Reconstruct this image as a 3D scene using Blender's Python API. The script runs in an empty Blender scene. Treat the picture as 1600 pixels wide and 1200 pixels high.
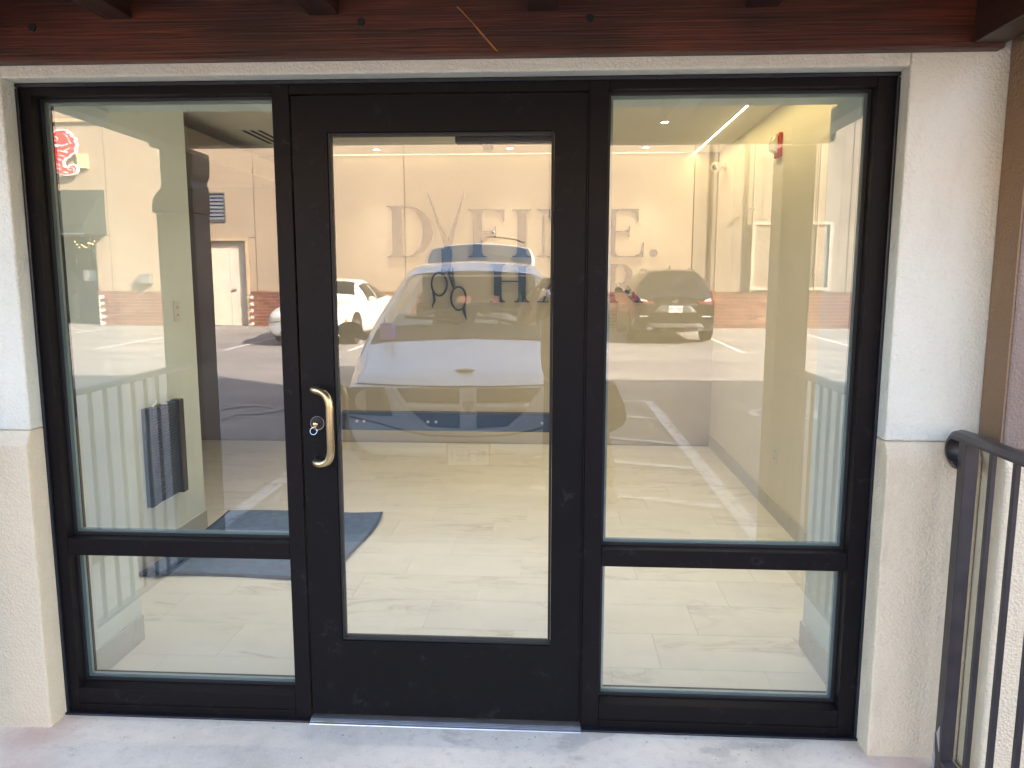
import bpy, bmesh, math, random
import numpy as np
from mathutils import Vector, Matrix
R = math.radians
random.seed(7)
scene = bpy.context.scene
col = scene.collection

# ------------------------------------------------------------------ camera, sky, sun, exposure
cam_d = bpy.data.cameras.new("camera"); cam = bpy.data.objects.new("camera", cam_d); col.objects.link(cam)
cam.location = (0.3653, -2.442, 1.5261)
cam_d.sensor_width = 36.0; cam_d.lens = 36.0 * 1195.13 / 1600.0
cam_d.clip_start = 0.01; cam_d.clip_end = 600
yaw, pitch, roll = -0.0549, 0.1371, 0.0011
_f = Vector((math.sin(yaw) * math.cos(pitch), math.cos(yaw) * math.cos(pitch), -math.sin(pitch)))
_r0 = Vector((math.cos(yaw), -math.sin(yaw), 0)); _u0 = _r0.cross(_f)
_r = _r0 * math.cos(roll) + _u0 * math.sin(roll); _u = -_r0 * math.sin(roll) + _u0 * math.cos(roll)
cam.rotation_euler = Matrix((_r, _u, -_f)).transposed().to_euler()
scene.camera = cam

SUN_EL, SUN_AZ = 32.0, 56.0          # azimuth measured from +Y towards +X
w = bpy.data.worlds.new("World"); scene.world = w; w.use_nodes = True
nt = w.node_tree
sky = nt.nodes.new("ShaderNodeTexSky"); sky.sky_type = 'NISHITA'; sky.sun_disc = False
sky.sun_elevation = R(SUN_EL); sky.sun_rotation = R(SUN_AZ); sky.air_density = 0.9; sky.dust_density = 3.0; sky.ozone_density = 0.8
nt.links.new(sky.outputs[0], nt.nodes["Background"].inputs[0]); nt.nodes["Background"].inputs[1].default_value = 0.15
sun_d = bpy.data.lights.new("sun", 'SUN'); sun = bpy.data.objects.new("sun", sun_d); col.objects.link(sun)
sun_d.energy = 5.0; sun_d.angle = R(0.5); sun_d.color = (1.0, 0.86, 0.70)
_s = Vector((math.sin(R(SUN_AZ)) * math.cos(R(SUN_EL)), math.cos(R(SUN_AZ)) * math.cos(R(SUN_EL)), math.sin(R(SUN_EL))))
sun.rotation_euler = _s.to_track_quat('Z', 'Y').to_euler(); sun.location = _s * 60

scene.view_settings.view_transform = 'Standard'; scene.view_settings.look = 'None'
scene.view_settings.gamma = 1.0; scene.view_settings.use_curve_mapping = False
scene.view_settings.exposure = 3.17
scene.render.engine = 'CYCLES'
cy = scene.cycles
cy.use_denoising = True; cy.use_adaptive_sampling = False
cy.max_bounces = 10; cy.diffuse_bounces = 5; cy.glossy_bounces = 5; cy.transparent_max_bounces = 32
cy.caustics_reflective = False; cy.caustics_refractive = False; cy.sample_clamp_indirect = 8.0

# ------------------------------------------------------------------ materials
def base_mat(name):
    m = bpy.data.materials.new(name); m.use_nodes = True
    return m, m.node_tree, m.node_tree.nodes["Principled BSDF"]
def N(t, kind, **kw):
    n = t.nodes.new(kind)
    for k, v in kw.items():
        if k in n.inputs: n.inputs[k].default_value = v
        else: setattr(n, k, v)
    return n
def ramp(t, fac, stops):
    r = t.nodes.new("ShaderNodeValToRGB"); t.links.new(fac, r.inputs[0])
    e = r.color_ramp.elements
    while len(e) < len(stops): e.new(0.5)
    for q, (p, c) in zip(e, stops):
        q.position = p; q.color = (*c, 1) if len(c) == 3 else c
    return r.outputs[0]
def mixc(t, fac, a, b, mode='MIX'):
    m = t.nodes.new("ShaderNodeMix"); m.data_type = 'RGBA'; m.blend_type = mode
    for s, v in ((m.inputs[0], fac), (m.inputs[6], a), (m.inputs[7], b)):
        if hasattr(v, 'is_linked'): t.links.new(v, s)
        else: s.default_value = (*v, 1) if isinstance(v, tuple) and len(v) == 3 else v
    return m.outputs[2]
def coord(t, scale=(1, 1, 1), kind='Object', loc=None):
    c = t.nodes.new("ShaderNodeTexCoord"); m = t.nodes.new("ShaderNodeMapping")
    m.inputs['Scale'].default_value = scale
    if kind == 'Position':
        g = t.nodes.new("ShaderNodeNewGeometry"); t.links.new(g.outputs['Position'], m.inputs[0])
    else: t.links.new(c.outputs[kind], m.inputs[0])
    return m.outputs[0]
def noise(t, vec, scale, detail=4, rough=0.55, dist=0):
    n = N(t, "ShaderNodeTexNoise", Scale=scale, Detail=detail, Roughness=rough, Distortion=dist)
    t.links.new(vec, n.inputs['Vector']); return n.outputs['Fac']
def bump(t, p, h, strength, dist=0.01):
    b = N(t, "ShaderNodeBump", Strength=strength, Distance=dist)
    t.links.new(h, b.inputs['Height']); t.links.new(b.outputs[0], p.inputs['Normal']); return b
def sh(c, k): return tuple(min(1, x * k) for x in c)

def pbr(name, c, rough=0.5, metal=0.0, var=0.12, vscale=3.0, bstr=0.0, bscale=120, bdist=0.004, spec=0.5, coat=0.0, rvar=0.0):
    m, t, p = base_mat(name)
    p.inputs['Roughness'].default_value = rough; p.inputs['Metallic'].default_value = metal
    p.inputs['Specular IOR Level'].default_value = spec; p.inputs['Coat Weight'].default_value = coat
    v = coord(t, kind='Position')
    n = noise(t, v, vscale, 5)
    t.links.new(ramp(t, n, [(0.3, sh(c, 1 - var)), (0.7, sh(c, 1 + var * 0.6))]), p.inputs['Base Color'])
    if rvar:
        mr = N(t, "ShaderNodeMapRange"); mr.inputs[3].default_value = rough - rvar; mr.inputs[4].default_value = rough + rvar
        t.links.new(n, mr.inputs[0]); t.links.new(mr.outputs[0], p.inputs['Roughness'])
    if bstr: bump(t, p, noise(t, v, bscale, 3), bstr, bdist)
    return m

def stucco(name, c, dirt=(0.55, 0.48, 0.38), amount=0.25):
    m, t, p = base_mat(name)
    v = coord(t, kind='Position')
    big = noise(t, v, 1.3, 6, 0.6)
    c1 = ramp(t, big, [(0.3, sh(c, 0.93)), (0.7, sh(c, 1.03))])
    sp = noise(t, v, 90, 2, 0.5)
    c2 = mixc(t, ramp(t, sp, [(0.56, (0, 0, 0)), (0.75, (0.35, 0.35, 0.35))]), c1, sh(c, 0.82))
    st = noise(t, coord(t, (3, 3, 0.9), 'Position'), 2.0, 7, 0.7)
    c3 = mixc(t, ramp(t, st, [(0.55, (0, 0, 0)), (0.8, (amount,) * 3)]), c2, dirt)
    t.links.new(c3, p.inputs['Base Color']); p.inputs['Roughness'].default_value = 0.92
    p.inputs['Specular IOR Level'].default_value = 0.2
    a = noise(t, v, 190, 3, 0.6); b = N(t, "ShaderNodeTexVoronoi", Scale=110.0); t.links.new(v, b.inputs['Vector'])
    ad = N(t, "ShaderNodeMath", operation='ADD'); t.links.new(a, ad.inputs[0]); t.links.new(b.outputs['Distance'], ad.inputs[1])
    lo = noise(t, v, 9, 4, 0.55); ad2 = N(t, "ShaderNodeMath", operation='MULTIPLY_ADD'); ad2.inputs[1].default_value = 2.6
    t.links.new(lo, ad2.inputs[0]); t.links.new(ad.outputs[0], ad2.inputs[2]); bump(t, p, ad2.outputs[0], 0.6, 0.0042)
    return m

def wood(name, dark, light, axis=0, rough=0.42):
    m, t, p = base_mat(name)
    s = [14, 14, 14]; s[axis] = 0.9
    v = coord(t, tuple(s), 'Position')
    g = noise(t, v, 2.2, 7, 0.65, 0.6)
    s2 = [90, 90, 90]; s2[axis] = 1.5
    f = noise(t, coord(t, tuple(s2), 'Position'), 2, 3)
    patch = noise(t, coord(t, (1, 1, 1), 'Position'), 1.7, 3, 0.5)
    c1 = ramp(t, g, [(0.3, dark), (0.62, light), (0.8, sh(light, 1.25))])
    c2 = mixc(t, ramp(t, f, [(0.45, (0, 0, 0)), (0.7, (0.55,) * 3)]), c1, sh(dark, 0.7))
    c3 = mixc(t, ramp(t, patch, [(0.38, (0.8,) * 3), (0.62, (0, 0, 0))]), c2, sh(dark, 0.8))
    k = N(t, "ShaderNodeTexVoronoi", Scale=1.0); sk = [3.1, 3.1, 4.2]; sk[axis] = 1.1
    t.links.new(coord(t, tuple(sk), 'Position'), k.inputs['Vector'])
    c4 = mixc(t, ramp(t, k.outputs['Distance'], [(0.045, (0.85,) * 3), (0.10, (0, 0, 0))]), c3, sh(dark, 0.45))
    t.links.new(c4, p.inputs['Base Color']); p.inputs['Roughness'].default_value = rough
    bump(t, p, f, 0.5, 0.003)
    return m

def alu(name, c, rough=0.36):
    m, t, p = base_mat(name)
    v = coord(t, kind='Position')
    n = noise(t, v, 9, 6, 0.65); n2 = noise(t, coord(t, (28, 28, 28), 'Position'), 1.0, 4, 0.6, 1.0)
    sp = ramp(t, n2, [(0.54, (0, 0, 0)), (0.72, (1, 1, 1))])
    mk = mixc(t, ramp(t, n, [(0.5, (0, 0, 0)), (0.62, (1, 1, 1))]), (0, 0, 0), sp)
    cc = mixc(t, mk, c, sh(c, 2.9)); t.links.new(cc, p.inputs['Base Color'])
    r1 = ramp(t, n, [(0.3, (rough - 0.05,) * 3), (0.7, (rough + 0.09,) * 3)])
    t.links.new(r1, p.inputs['Roughness']); p.inputs['Metallic'].default_value = 0.0
    p.inputs['Specular IOR Level'].default_value = 0.10
    bump(t, p, noise(t, v, 420, 2), 0.05, 0.001)
    return m

def glass(name, r0, tint, rough=0.0, film=0.0):
    m = bpy.data.materials.new(name); m.use_nodes = True; t = m.node_tree; t.nodes.clear()
    o = t.nodes.new("ShaderNodeOutputMaterial"); mx = t.nodes.new("ShaderNodeMixShader")
    tr = N(t, "ShaderNodeBsdfTransparent"); tr.inputs[0].default_value = (*tint, 1)
    gl = N(t, "ShaderNodeBsdfGlossy"); gl.inputs['Roughness'].default_value = rough
    lw = N(t, "ShaderNodeLayerWeight", Blend=0.5)
    pw = N(t, "ShaderNodeMath", operation='POWER'); pw.inputs[1].default_value = 5.0
    t.links.new(lw.outputs['Facing'], pw.inputs[0])
    ma = N(t, "ShaderNodeMath", operation='MULTIPLY_ADD'); ma.inputs[1].default_value = 1 - r0; ma.inputs[2].default_value = r0
    t.links.new(pw.outputs[0], ma.inputs[0]); t.links.new(ma.outputs[0], mx.inputs[0])
    t.links.new(tr.outputs[0], mx.inputs[1]); t.links.new(gl.outputs[0], mx.inputs[2])
    if film:                       # thin uneven film of dust and wipe marks
        df = N(t, "ShaderNodeBsdfDiffuse"); df.inputs[0].default_value = (0.8, 0.8, 0.78, 1); m2 = t.nodes.new("ShaderNodeMixShader")
        v = coord(t, (1, 1, 2.2), 'Position'); n = noise(t, v, 2.6, 7, 0.7, 0.8)
        t.links.new(ramp(t, n, [(0.35, (film * 0.35,) * 3), (0.7, (film,) * 3)]), m2.inputs[0])
        t.links.new(mx.outputs[0], m2.inputs[1]); t.links.new(df.outputs[0], m2.inputs[2]); t.links.new(m2.outputs[0], o.inputs[0])
    else: t.links.new(mx.outputs[0], o.inputs[0])
    return m

def emit(name, c, s):
    m = bpy.data.materials.new(name); m.use_nodes = True; t = m.node_tree; t.nodes.clear()
    o = t.nodes.new("ShaderNodeOutputMaterial"); e = N(t, "ShaderNodeEmission", Strength=s); e.inputs[0].default_value = (*c, 1)
    t.links.new(e.outputs[0], o.inputs[0]); m.cycles.emission_sampling = 'NONE'; return m

def concrete(name, c, red=True):
    m, t, p = base_mat(name)
    v = coord(t, kind='Position')
    a = noise(t, v, 2.2, 8, 0.62); b = noise(t, v, 26, 4, 0.6); d = noise(t, v, 150, 2)
    c1 = ramp(t, a, [(0.28, sh(c, 0.76)), (0.5, c), (0.72, sh(c, 1.14))])
    c2 = mixc(t, ramp(t, b, [(0.52, (0, 0, 0)), (0.75, (0.5,) * 3)]), c1, sh(c, 0.72))
    c3 = mixc(t, ramp(t, d, [(0.60, (0, 0, 0)), (0.72, (0.6,) * 3)]), c2, sh(c, 1.3))
    tan = noise(t, coord(t, (1.6, 3.0, 1), 'Position'), 1.9, 5, 0.6)
    c4 = mixc(t, ramp(t, tan, [(0.58, (0, 0, 0)), (0.64, (0.45,) * 3)]), c3, (0.42, 0.36, 0.30))
    out = c4
    if red:
        g = t.nodes.new("ShaderNodeNewGeometry")
        for cx, cyy, rad in ((-1.36, -0.14, 0.16), (1.47, -0.17, 0.20), (-1.30, -0.33, 0.12)):
            vs = N(t, "ShaderNodeVectorMath", operation='DISTANCE'); vs.inputs[1].default_value = (cx, cyy, 0)
            t.links.new(g.outputs['Position'], vs.inputs[0])
            ad = N(t, "ShaderNodeMath", operation='MULTIPLY_ADD'); ad.inputs[1].default_value = 0.22; t.links.new(a, ad.inputs[0]); t.links.new(vs.outputs['Value'], ad.inputs[2])
            out = mixc(t, ramp(t, ad.outputs[0], [(0.09, (0.55,) * 3), (rad + 0.12, (0, 0, 0))]), out, (0.58, 0.27, 0.2))
    t.links.new(out, p.inputs['Base Color']); p.inputs['Roughness'].default_value = 0.85
    ck = N(t, "ShaderNodeMath", operation='ADD'); t.links.new(b, ck.inputs[0]); t.links.new(d, ck.inputs[1])
    bump(t, p, ck.outputs[0], 0.35, 0.004)
    return m

def marble(name, c, vein, objrand=True, vs=2.0):
    m, t, p = base_mat(name)
    v = coord(t, kind='Position')
    if objrand:
        oi = t.nodes.new("ShaderNodeObjectInfo")
        cmb = t.nodes.new("ShaderNodeCombineXYZ"); sc = N(t, "ShaderNodeMath", operation='MULTIPLY'); sc.inputs[1].default_value = 37.0
        t.links.new(oi.outputs['Random'], sc.inputs[0]); t.links.new(sc.outputs[0], cmb.inputs[0]); t.links.new(sc.outputs[0], cmb.inputs[1])
        ad = N(t, "ShaderNodeVectorMath", operation='ADD'); t.links.new(v, ad.inputs[0]); t.links.new(cmb.outputs[0], ad.inputs[1]); v = ad.outputs[0]
    mp = t.nodes.new("ShaderNodeMapping"); mp.inputs['Scale'].default_value = (0.7, 2.2, 2.0); mp.inputs['Rotation'].default_value = (0, 0, 0.35); t.links.new(v, mp.inputs[0])
    n = noise(t, mp.outputs[0], vs, 7, 0.6, 0.9)
    sb = N(t, "ShaderNodeMath", operation='SUBTRACT'); sb.inputs[1].default_value = 0.5; t.links.new(n, sb.inputs[0])
    ab = N(t, "ShaderNodeMath", operation='ABSOLUTE'); t.links.new(sb.outputs[0], ab.inputs[0])
    md = noise(t, mp.outputs[0], 1.1, 3)
    vm = mixc(t, ramp(t, md, [(0.45, (0, 0, 0)), (0.62, (1, 1, 1))]), (0, 0, 0), ramp(t, ab.outputs[0], [(0.0, (0.55,) * 3), (0.010, (0.18,) * 3), (0.05, (0, 0, 0))]))
    cl = noise(t, mp.outputs[0], 0.9, 4)
    c1 = ramp(t, cl, [(0.3, sh(c, 0.9)), (0.7, c)])
    t.links.new(mixc(t, vm, c1, vein), p.inputs['Base Color']); p.inputs['Roughness'].default_value = 0.28
    return m

def asphalt(name):
    m, t, p = base_mat(name)
    v = coord(t, kind='Position')
    a = noise(t, coord(t, (0.12, 0.9, 1), 'Position'), 1.2, 6, 0.6); b = noise(t, v, 60, 3); d = noise(t, v, 0.7, 6, 0.65)
    c1 = ramp(t, a, [(0.3, (0.20, 0.19, 0.185)), (0.5, (0.26, 0.245, 0.235)), (0.7, (0.34, 0.315, 0.295))])
    c2 = mixc(t, ramp(t, d, [(0.5, (0, 0, 0)), (0.7, (0.5,) * 3)]), c1, (0.13, 0.125, 0.125))
    c3 = mixc(t, ramp(t, b, [(0.55, (0, 0, 0)), (0.75, (0.5,) * 3)]), c2, (0.32, 0.30, 0.29))
    t.links.new(c3, p.inputs['Base Color']); p.inputs['Roughness'].default_value = 0.88
    bump(t, p, b, 0.5, 0.006); return m

def worn_paint(name, c):
    m, t, p = base_mat(name)
    v = coord(t, kind='Position'); b = noise(t, v, 7, 8, 0.7)
    t.links.new(ramp(t, b, [(0.36, (0.1, 0.1, 0.1)), (0.44, sh(c, 0.8)), (0.6, c)]), p.inputs['Base Color']); p.inputs['Roughness'].default_value = 0.8
    return m

def brick_mat():
    m, t, p = base_mat("red_brick"); g = t.nodes.new("ShaderNodeNewGeometry"); oi = t.nodes.new("ShaderNodeObjectInfo")
    ad = N(t, "ShaderNodeMath", operation='ADD'); t.links.new(g.outputs['Random Per Island'], ad.inputs[0]); t.links.new(oi.outputs['Random'], ad.inputs[1])
    fr_ = N(t, "ShaderNodeMath", operation='FRACT'); t.links.new(ad.outputs[0], fr_.inputs[0])
    t.links.new(ramp(t, fr_.outputs[0], [(0.0, (0.155, 0.052, 0.032)), (0.5, (0.21, 0.074, 0.046)), (1.0, (0.28, 0.108, 0.068))]), p.inputs['Base Color']); p.inputs['Roughness'].default_value = 0.9
    return m
M = dict(
    stucco_white=stucco("stucco_white", (0.76, 0.752, 0.635), (0.50, 0.44, 0.34), 0.4), stucco_cream=stucco("stucco_cream", (0.78, 0.67, 0.48), (0.42, 0.33, 0.22), 0.5),
    stucco_taupe=stucco("stucco_taupe", (0.27, 0.205, 0.165)), stucco_taupe_shaded=stucco("stucco_taupe_shaded", (0.27, 0.175, 0.105)),  # second is the same taupe paint with shade mixed into its colour
    frame=alu("bronze_aluminium", (0.0105, 0.0090, 0.0098), 0.42), door_alu=alu("bronze_aluminium_door", (0.0095, 0.0088, 0.0095), 0.38),
    gasket=pbr("gasket", (0.012, 0.012, 0.014), 0.6), spacer=pbr("spacer", (0.32, 0.42, 0.42), 0.35, 0.3),
    sealant=pbr("sealant", (0.012, 0.014, 0.02), 0.3, bstr=0.5, bscale=60),
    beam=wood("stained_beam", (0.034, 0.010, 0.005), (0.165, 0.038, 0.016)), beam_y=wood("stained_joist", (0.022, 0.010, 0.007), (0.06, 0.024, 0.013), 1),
    post_wood=wood("stained_post", (0.016, 0.009, 0.006), (0.05, 0.026, 0.015), 2), deck=wood("roof_board", (0.26, 0.19, 0.13), (0.42, 0.32, 0.22), 0),
    raw_wood=pbr("raw_wood", (0.42, 0.17, 0.05), 0.8),
    iron=pbr("painted_iron", (0.050, 0.043, 0.044), 0.34, 0.2, 0.25, 14, 0.12, 60), bare=pbr("bare_metal", (0.55, 0.55, 0.57), 0.45, 0.6, 0.25, 30),
    concrete=concrete("porch_concrete", (0.79, 0.68, 0.55)), kerb=concrete("kerb_concrete", (0.42, 0.41, 0.39), False),
    thresh=pbr("mill_aluminium", (0.62, 0.64, 0.67), 0.28, 0.85, 0.1, 20), brass=pbr("satin_brass", (0.60, 0.46, 0.25), 0.27, 0.95, 0.06, 20),
    chrome=pbr("chrome", (0.75, 0.75, 0.76), 0.12, 1.0, 0.05), black=pbr("black_plastic", (0.016, 0.016, 0.017), 0.4), rubber=pbr("rubber", (0.02, 0.02, 0.02), 0.75),
    glass=glass("storefront_glass", 0.18, (0.895, 0.94, 0.90), 0.0, 0.05), inner_glass=glass("inner_lite", 0.008, (0.98, 0.99, 0.985)), windscreen=glass("windscreen_glass", 0.05, (0.78, 0.82, 0.80)), thin_glass=glass("car_glass", 0.07, (0.42, 0.47, 0.45)),
    plaster=pbr("interior_paint", (0.77, 0.84, 0.83), 0.75, 0, 0.03, 2, 0.1, 200, 0.001), plaster_cream=pbr("interior_paint_cream", (0.82, 0.78, 0.69), 0.75, 0, 0.03, 2, 0.1, 200, 0.001), plaster_warm=pbr("interior_paint_warm", (0.55, 0.505, 0.42), 0.7, 0, 0.04, 2), hall=pbr("hall_paint", (0.22, 0.185, 0.15), 0.8, 0, 0.1, 2),
    ceil=pbr("ceiling_paint", (0.85, 0.84, 0.79), 0.85, 0, 0.03, 2), tile=marble("marble_tile", (0.83, 0.81, 0.77), (0.30, 0.26, 0.21)), tile_base=marble("marble_skirting", (0.58, 0.575, 0.55), (0.25, 0.22, 0.19), True, 4.0),
    grout=pbr("grout", (0.66, 0.63, 0.58), 0.9), mat_blue=pbr("navy_mat", (0.06, 0.125, 0.25), 0.95, 0, 0.3, 25, 0.8, 260, 0.006), mat_edge=pbr("mat_edge", (0.02, 0.03, 0.05), 0.8),
    letter=pbr("blue_steel", (0.022, 0.048, 0.085), 0.35, 0.3, 0.1), white_plastic=pbr("white_plastic", (0.75, 0.75, 0.72), 0.4, 0, 0.03), red_plastic=pbr("red_plastic", (0.50, 0.035, 0.02), 0.35, 0, 0.05), lens=pbr("clear_lens", (0.7, 0.68, 0.6), 0.1, 0.2),
    grille_dark=pbr("panel_dark", (0.032, 0.060, 0.105), 0.45, 0.2), slot=pbr("slot_black", (0.01, 0.01, 0.01), 0.8), lamp=emit("lamp_lens", (1.0, 0.85, 0.6), 9), led=emit("led_strip", (1.0, 0.80, 0.48), 2.5), led_dim=emit("slot_glow", (1.0, 0.80, 0.48), 0.25), bulb=emit("string_bulb", (1.0, 0.6, 0.2), 3.0),
    asphalt=asphalt("asphalt"), line=worn_paint("road_paint", (0.72, 0.72, 0.70)), faded=worn_paint("faded_paint", (0.38, 0.37, 0.36)), soil=pbr("soil", (0.09, 0.07, 0.05), 0.95, 0, 0.3, 3),
    pebble=pbr("pebble", (0.40, 0.40, 0.42), 0.7, 0, 0.5, 30),
    eifs=pbr("far_stucco", (0.365, 0.285, 0.207), 0.9, 0, 0.06, 0.5, 0.4, 60, 0.006), eifs_trim=pbr("far_trim", (0.50, 0.38, 0.24), 0.9), joint=pbr("joint", (0.20, 0.14, 0.09), 0.9),
    brick=brick_mat(), mortar=pbr("mortar", (0.74, 0.66, 0.58), 0.95), cladding=pbr("board_cladding", (0.285, 0.232, 0.18), 0.85, 0, 0.25, 1.6), clad_trim=pbr("pale_trim", (0.46, 0.40, 0.32), 0.8),
    door_paint=pbr("door_paint", (0.72, 0.63, 0.52), 0.6), awning=pbr("awning_cloth", (0.022, 0.03, 0.028), 0.8), dark_glass=pbr("dark_shop_glass", (0.012, 0.018, 0.018), 0.08), paper=pbr("paper", (0.75, 0.72, 0.70), 0.8), note=pbr("yellow_box", (0.75, 0.68, 0.30), 0.7),
    sign_red=pbr("sign_red", (0.62, 0.03, 0.035), 0.4), sign_white=pbr("sign_white", (0.8, 0.78, 0.78), 0.4),
    van_paint=pbr("van_paint", (0.82, 0.84, 0.87), 0.2, 0, 0.07, 2.5, coat=0.6), white_paint=pbr("white_car_paint", (0.76, 0.75, 0.73), 0.2, 0, 0.03, coat=0.6), black_paint=pbr("black_car_paint", (0.009, 0.009, 0.010), 0.12, 0, 0.1, coat=0.8),
    car_glass=pbr("tinted_glass", (0.012, 0.013, 0.014), 0.04), headlight=pbr("headlamp", (0.10, 0.095, 0.085), 0.12, 0.3), taillight=pbr("tail_lamp", (0.28, 0.03, 0.03), 0.15), tail_white=pbr("tail_clear", (0.75, 0.70, 0.70), 0.1, 0.2), amber=pbr("amber_lamp", (0.7, 0.22, 0.04), 0.2),
    trim_grey=pbr("grey_trim", (0.10, 0.10, 0.105), 0.5), seat=pbr("seat_cloth", (0.085, 0.075, 0.065), 0.9), plate=pbr("plate_white", (0.72, 0.72, 0.75), 0.5), plate_ink=pbr("plate_ink", (0.05, 0.06, 0.2), 0.5), silver=pbr("silver_metal", (0.5, 0.5, 0.5), 0.3, 0.9), purple=pbr("purple_tin", (0.26, 0.15, 0.62), 0.35), purple2=pbr("purple_label", (0.42, 0.30, 0.60), 0.5),
    skin=pbr("skin", (0.34, 0.17, 0.09), 0.55), shirt=pbr("khaki_cloth", (0.30, 0.25, 0.16), 0.9), trousers=pbr("olive_cloth", (0.14, 0.12, 0.08), 0.9), hair=pbr("hair", (0.03, 0.018, 0.01), 0.6), shoe=pbr("shoe", (0.28, 0.22, 0.12), 0.7), bag=pbr("bag_canvas", (0.045, 0.043, 0.033), 0.85), phone=pbr("phone_black", (0.01, 0.01, 0.012), 0.15),
    bronze=pbr("bronze_badge", (0.25, 0.13, 0.06), 0.4, 0.7))

# ------------------------------------------------------------------ geometry helpers
class MB:
    def __init__(s): s.v = []; s.f = []; s.m = []
    def add(s, vs, fs, mi=0):
        o = len(s.v); s.v += [tuple(p) for p in vs]; s.f += [tuple(i + o for i in f) for f in fs]; s.m += [mi] * len(fs); return s
    def box(s, x0, x1, y0, y1, z0, z1, mi=0):
        return s.add([(x0, y0, z0), (x1, y0, z0), (x1, y1, z0), (x0, y1, z0), (x0, y0, z1), (x1, y0, z1), (x1, y1, z1), (x0, y1, z1)],
                     [(0, 3, 2, 1), (4, 5, 6, 7), (0, 1, 5, 4), (1, 2, 6, 5), (2, 3, 7, 6), (3, 0, 4, 7)], mi)
    def prism(s, poly, a0, a1, axis='y', mi=0):
        def pt(p, a): return {'y': (p[0], a, p[1]), 'x': (a, p[0], p[1]), 'z': (p[0], p[1], a)}[axis]
        n = len(poly); vs = [pt(p, a0) for p in poly] + [pt(p, a1) for p in poly]
        return s.add(vs, [tuple(range(n)), tuple(range(2 * n - 1, n - 1, -1))] + [(i, n + i, n + (i + 1) % n, (i + 1) % n) for i in range(n)], mi)
    def tube(s, path, rad, n=10, mi=0, flat=None, cap=True):
        P = [Vector(p) for p in path]; rr = rad if isinstance(rad, (list, tuple)) else [rad] * len(P)
        rings = []; up = None
        for i, p in enumerate(P):
            d = (P[min(i + 1, len(P) - 1)] - P[max(i - 1, 0)]).normalized()
            if up is None: up = d.orthogonal().normalized() if flat is None else Vector(flat)
            a = (up - d * up.dot(d)).normalized(); up = a; b = d.cross(a)
            ra, rb = (rr[i], rr[i]) if not isinstance(rr[i], tuple) else rr[i]
            rings.append([p + a * ra * math.cos(2 * math.pi * k / n) + b * rb * math.sin(2 * math.pi * k / n) for k in range(n)])
        vs = [q for r in rings for q in r]; fs = []
        for i in range(len(P) - 1):
            for k in range(n): fs.append((i * n + k, i * n + (k + 1) % n, (i + 1) * n + (k + 1) % n, (i + 1) * n + k))
        if cap: fs += [tuple(range(n - 1, -1, -1)), tuple(range((len(P) - 1) * n, len(P) * n))]
        return s.add(vs, fs, mi)
    def cyl(s, c, r, h, axis='z', n=20, mi=0, r2=None):
        a = {'x': Vector((1, 0, 0)), 'y': Vector((0, 1, 0)), 'z': Vector((0, 0, 1))}[axis]; c = Vector(c)
        return s.tube([c, c + a * h], [r, r if r2 is None else r2], n, mi)
    def ball(s, c, r, n=10, mi=0, sc=(1, 1, 1)):
        vs = []; fs = []; c = Vector(c); k = n // 2 + 1
        for i in range(k + 1):
            th = math.pi * i / k
            for j in range(n):
                ph = 2 * math.pi * j / n; vs.append((c.x + r * sc[0] * math.sin(th) * math.cos(ph), c.y + r * sc[1] * math.sin(th) * math.sin(ph), c.z + r * sc[2] * math.cos(th)))
        for i in range(k):
            for j in range(n): fs.append((i * n + j, (i + 1) * n + j, (i + 1) * n + (j + 1) % n, i * n + (j + 1) % n))
        return s.add(vs, fs, mi)
    def grid(s, fn, us, vs_, mi=0, skip=None, flip=False):
        nu, nv = len(us), len(vs_); vs = [fn(u, v) for u in us for v in vs_]; fs = []
        for i in range(nu - 1):
            for j in range(nv - 1):
                if skip and skip((us[i] + us[i + 1]) / 2, (vs_[j] + vs_[j + 1]) / 2): continue
                q = (i * nv + j, i * nv + j + 1, (i + 1) * nv + j + 1, (i + 1) * nv + j); fs.append(q[::-1] if flip else q)
        return s.add(vs, fs, mi)
    def build(s, name, mats, parent=None, smooth=None, bevel=0, solid=0):
        me = bpy.data.meshes.new(name); me.from_pydata(s.v, [], s.f)
        for q in (mats if isinstance(mats, (list, tuple)) else [mats]): me.materials.append(M[q] if isinstance(q, str) else q)
        me.polygons.foreach_set('material_index', s.m)
        bm = bmesh.new(); bm.from_mesh(me); bmesh.ops.remove_doubles(bm, verts=bm.verts, dist=1e-5); bmesh.ops.recalc_face_normals(bm, faces=bm.faces); bm.to_mesh(me); bm.free()
        if smooth:
            me.shade_smooth(); me.set_sharp_from_angle(angle=R(smooth))
        me.update(); o = bpy.data.objects.new(name, me); col.objects.link(o)
        if parent: o.parent = parent
        if solid: md = o.modifiers.new('solid', 'SOLIDIFY'); md.thickness = solid; md.offset = 0
        if bevel:
            md = o.modifiers.new('bevel', 'BEVEL'); md.width = bevel; md.segments = 2; md.limit_method = 'ANGLE'; md.angle_limit = R(40); md.harden_normals = False
        return o
def tag(o, label=None, cat=None, group=None, kind=None):
    for k, v in (('label', label), ('category', cat), ('group', group), ('kind', kind)):
        if v: o[k] = v
    return o
def thing(name, label, cat, loc=(0, 0, 0), rz=0, group=None):
    o = bpy.data.objects.new(name, None); col.objects.link(o); o.empty_display_size = 0.1
    o.location = loc; o.rotation_euler = (0, 0, rz); return tag(o, label, cat, group)
def bx(name, mat, parent, x0, x1, y0, y1, z0, z1, bevel=0): return MB().box(x0, x1, y0, y1, z0, z1).build(name, mat, parent, bevel=bevel)
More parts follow.
